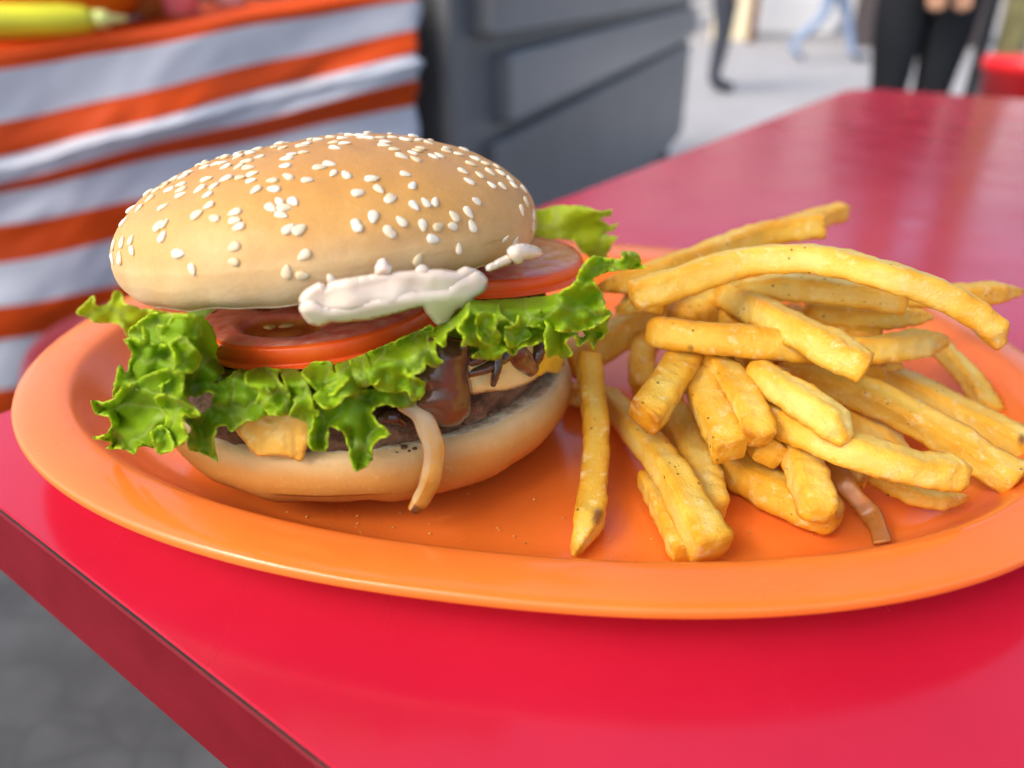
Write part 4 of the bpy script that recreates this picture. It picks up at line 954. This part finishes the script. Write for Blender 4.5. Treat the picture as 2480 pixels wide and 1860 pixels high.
# posts at the right
p = aty(2133, 60, 2.6)
o = MB().tube([(p.x, p.y, GZ+.004), (p.x, p.y, 1.6)], .019, 14).build('pole', simple('black_paint', (.025, .028, .032), .4), None, True, M=Matrix()); tag(o, 'thin black pole standing right of the person in black trousers', 'pole')
p = aty(2185, 60, 3.1)
M_OLIVE = simple('olive_bark', (.16, .15, .07), .8, .2, .35, 14)
tr = empty('tree', (p.x, p.y, GZ), label='olive brown tree trunk between the black pole and red round table', cat='tree')
b = MB(); P = [Vector((p.x + .02*math.sin(i*.9), p.y, GZ + i*.3)) for i in range(9)]
b.tube(P, [.085, .06, .052, .05, .048, .046, .045, .043, .04], 16).build('trunk', M_OLIVE, tr, True)
for k in range(5):
    a = k*1.3; e = P[-1-k % 3]; MB().tube([e, e + Vector((math.cos(a)*.25, math.sin(a)*.25, .35)), e + Vector((math.cos(a)*.6, math.sin(a)*.6, .8))], [.03, .02, .008], 8).build('branch', M_OLIVE, tr, True)
lv = random.Random(3); VV = []; FF = []
for k in range(2600):
    d = Vector((lv.gauss(0, 1), lv.gauss(0, 1), lv.gauss(0, .7))).normalized()*(.9*lv.random()**.4); c = Vector((p.x, p.y, 2.35)) + d
    if nz(c, 2.2, 4) < -.12: continue
    u = Vector((lv.uniform(-1, 1), lv.uniform(-1, 1), lv.uniform(-1, 1))).normalized(); v = u.orthogonal().normalized(); n0 = len(VV)
    VV += [c - u*.04, c + v*.018, c + u*.045, c - v*.018]; FF.append((n0, n0+1, n0+2, n0+3))
o = mk('crown', VV, FF, simple('leaf_green', (.05, .11, .025), .5, .3, .4, 5), tr); o['kind'] = 'stuff'

# ------------------------------------------------------------------ people walking by
def person(loc, rz, mats, label, lh, lk, la, rh, rk, ra, hands=None, leg=1.0):
    """one skinned body; joints in metres, x to the person's left, y backwards, z up"""
    J = []; E = []; Rd = []
    def j(p, r, par=None):
        J.append(Vector(p)); Rd.append(r if isinstance(r, tuple) else (r, r))
        if par is not None: E.append((par, len(J)-1))
        return len(J)-1
    pel = j((0, 0, .96), (.15, .11)); wa = j((0, 0, 1.10), (.13, .10), pel); ch = j((0, 0, 1.30), (.16, .11), wa); nk = j((0, .0, 1.47), .055, ch); hd0 = j((0, -.015, 1.54), .065, nk); hd1 = j((0, -.02, 1.62), .088, hd0); hd2 = j((0, -.015, 1.72), .07, hd1)
    nose = j((0, -.115, 1.61), .014, hd1)
    for sx, kn, an, to in ((1, lk, la, lh), (-1, rk, ra, rh)):
        h = j((sx*.10, 0, .88), .088*leg, pel); k1 = j(Vector((sx*.10, 0, .88)).lerp(Vector(kn), .55), .078*leg, h); k = j(kn, .058*leg, k1)
        c = j(Vector(kn).lerp(Vector(an), .35), .056*leg, k); a = j(an, .045*leg, c)
        f = j((an[0]+to[0]*.09, an[1]+to[1]*.09, max(.045, an[2]-.05)), .042, a); j((an[0]+to[0]*.19, an[1]+to[1]*.19, .03 + to[2]), .033, f)
    for sx in (1, -1):
        sh = j((sx*.17, 0, 1.41), .055, ch); 
        hp = Vector((sx*.24, -.03, .82)) if hands is None else Vector((sx*hands[0], hands[1], hands[2]))
        el = Vector((sx*.24, .03, 1.14)); e = j(el, .040, sh); wr = j(el.lerp(hp, .88), .026, e); pm = j(hp + Vector((0, 0, -.03)), .030, wr)
        for q in range(4):
            f1 = j(hp + Vector((sx*(.0)+(-.024+.016*q), -.01, -.085)), .0095, pm); j(hp + Vector((-.022+.015*q, -.025, -.125 - (.008 if q in (1, 2) else 0))), .0085, f1)
        t1 = j(hp + Vector((-sx*.035, -.02, -.045)), .011, pm); j(hp + Vector((-sx*.045, -.035, -.085)), .0095, t1)
    me = bpy.data.meshes.new('person'); me.from_pydata([tuple(v) for v in J], E, []); o = bpy.data.objects.new('person', me); COL.objects.link(o)
    m = o.modifiers.new('skin', 'SKIN'); m.use_smooth_shade = True
    for i, v in enumerate(me.skin_vertices[0].data): v.radius = Rd[i]; v.use_root = (i == 0)
    m = o.modifiers.new('sub', 'SUBSURF'); m.levels = 1; m.render_levels = 1
    dg = bpy.context.evaluated_depsgraph_get(); me2 = bpy.data.meshes.new_from_object(o.evaluated_get(dg)); o.modifiers.clear(); o.data = me2
    me2.materials.clear()
    for q in mats[:4]: me2.materials.append(q)
    for pgn in me2.polygons:
        z = pgn.center.z; x = abs(pgn.center.x)
        hand = z < 1.0 and x > .19 and hands is None or (hands is not None and pgn.center.y < hands[1] + .04 and .6 < z < hands[2]+.03)
        pgn.material_index = 3 if (z > 1.47 or hand) else (0 if z < .085 else (1 if z < 1.0 else 2))
        pgn.use_smooth = True
    o.location = (loc.x, loc.y, GZ + .004); o.rotation_euler.z = rz
    hm = MB(); hm.lathe([(.0, .10), (.05, .092), (.085, .06), (.098, .01), (.095, -.04), (.085, -.08)], (0, .012, 1.665), n=20)
    h = hm.build('hair', mats[4], None, True, M=Matrix()); h.parent = o
    tag(o, label, 'person', 'people in the street beyond the tables')
    return o
SKIN = simple('skin', (.42, .23, .14), .5, .4); HAIR = simple('hair', (.02, .015, .012), .5, .4)
BLK = simple('black_cloth', (.012, .014, .018), .8, .2); SHOE = simple('dark_shoe', (.03, .035, .045), .5, .4); GREYT = simple('charcoal_cloth', (.045, .05, .065), .8, .2)
JEAN = simple('washed_denim', (.22, .29, .42), .8, .2); SHIRT = simple('grey_shirt', (.35, .36, .38), .8, .2); WSH = simple('white_shirt', (.7, .7, .7), .8, .2)
p = atz(1728/KD, 222/KD, GZ)
person(p, R_(90), (SHOE, GREYT, SHIRT, SKIN, HAIR), 'person in slim dark trousers and dark shoes beside the grey cart', (0, -1, 0), (.07, -.03, .48), (.06, .0, .09), (0, -1, 0), (-.07, -.02, .48), (-.06, .03, .09), leg=1.2)
p = atz(1985/KD, 150/KD, GZ)
person(p, R_(75), (SHOE, JEAN, WSH, SKIN, HAIR), 'person in pale blue jeans striding along the bright street', (0, -1, .02), (.09, -.20, .52), (.08, -.34, .10), (0, -.9, -.0), (-.09, .05, .47), (-.08, .36, .16))
p = aty(2205/KD, 200/KD, 3.2)
person(Vector((p.x, p.y, 0)), R_(-4), (BLK, BLK, BLK, SKIN, HAIR), 'person in wide black trousers standing just beyond the table corner', (0, -1, 0), (.08, -.01, .48), (.085, .02, .09), (0, -1, 0), (-.08, -.01, .48), (-.09, .02, .09), hands=(.045, -.16, .90), leg=1.28)

# ------------------------------------------------------------------ stalls far down the street
def fx(x, Y): return aty(x/KD, 40/KD, Y).x
M_WHITEP = simple('white_panel', (.9, .9, .88), .6, .3, .03); M_CREAM = simple('cream_panel', (.86, .76, .52), .6, .3, .05); M_BROWN = simple('brown_wood', (.13, .055, .03), .6, .3, .3); M_PINK = simple('pink_canvas', (.75, .18, .24), .7, .3, .1); M_DK = simple('dark_brown_board', (.075, .06, .06), .7, .3, .3); M_GRYW = simple('grey_render_wall', (.42, .42, .42), .8, .2, .1, 1)
def stall(x0, x1, Y, hc, mc, canopy, label, name='market_stall', d=1.2, posts=True):
    X0, X1 = fx(x0, Y), fx(x1, Y); cx = (X0+X1)/2; wd = X1-X0
    s = empty(name, (cx, Y + d/2, GZ), label=label, cat='market stall', group='stalls far down the street')
    MB().box((cx, Y + .03, GZ + hc/2 + .004), (wd, .06, hc)).build('front_panel', mc, s, bevel=.01)
    MB().box((cx, Y + d/2, GZ + hc + .03), (wd + .06, d, .04)).build('counter', M_BROWN, s, bevel=.01)
    if posts:
        for xx in (X0, X1):
            for yy in (Y + .1, Y + d): MB().box((xx, yy, GZ + 1.1 + hc/2), (.06, .06, 2.2 - hc - .11)).build('post', M_BROWN, s)
        MB().box((cx, Y + d/2 - .1, GZ + 2.24), (wd + .5, d + .7, .06), None).build('canopy', canopy, s, bevel=.02)
    return s
stall(1728, 1816, 13.0, .74, M_CREAM, M_PINK, 'cream fronted stall far away behind the slim dark trousers')
stall(1838, 2024, 14.6, .78, M_WHITEP, M_WHITEP, 'bright white stall far away behind the pale blue jeans')
stall(2072, 2400, 11.5, .95, M_DK, M_BROWN, 'dark brown stall far away behind the black trousers')
stall(1480, 1640, 16.0, .8, M_WHITEP, M_PINK, 'white fronted stall far away at the end of the grey cart')
MB_ = MB().box(((fx(1826, 12.4)), 12.4, GZ + 1.2), (.10, .10, 2.4)); o = MB_.build('post', M_BROWN, None, bevel=.008, M=Matrix()); tag(o, 'brown wooden post between the cream stall and white stall', 'post')
for i, (x, Y, wd, h) in enumerate(((-9, 17, 12, 6.5), (6.5, 24, 10, 7.5), (20, 20, 14, 6))):
    b = empty('building', (x, Y + 3, GZ), label=('grey building left behind the stall table', 'grey building at the far end of the street', 'grey building right behind the dark brown stall')[i], cat='building')
    MB().box((x, Y + 3, GZ + h/2), (wd, 6, h)).build('wall', M_GRYW, b)
    for fl in range(2):
        for k in range(int(wd/2.4)):
            MB().box((x - wd/2 + 1.4 + k*2.4, Y - .01, GZ + 1.9 + fl*2.8), (1.1, .06, 1.4)).build('window', M_CARTD, b)
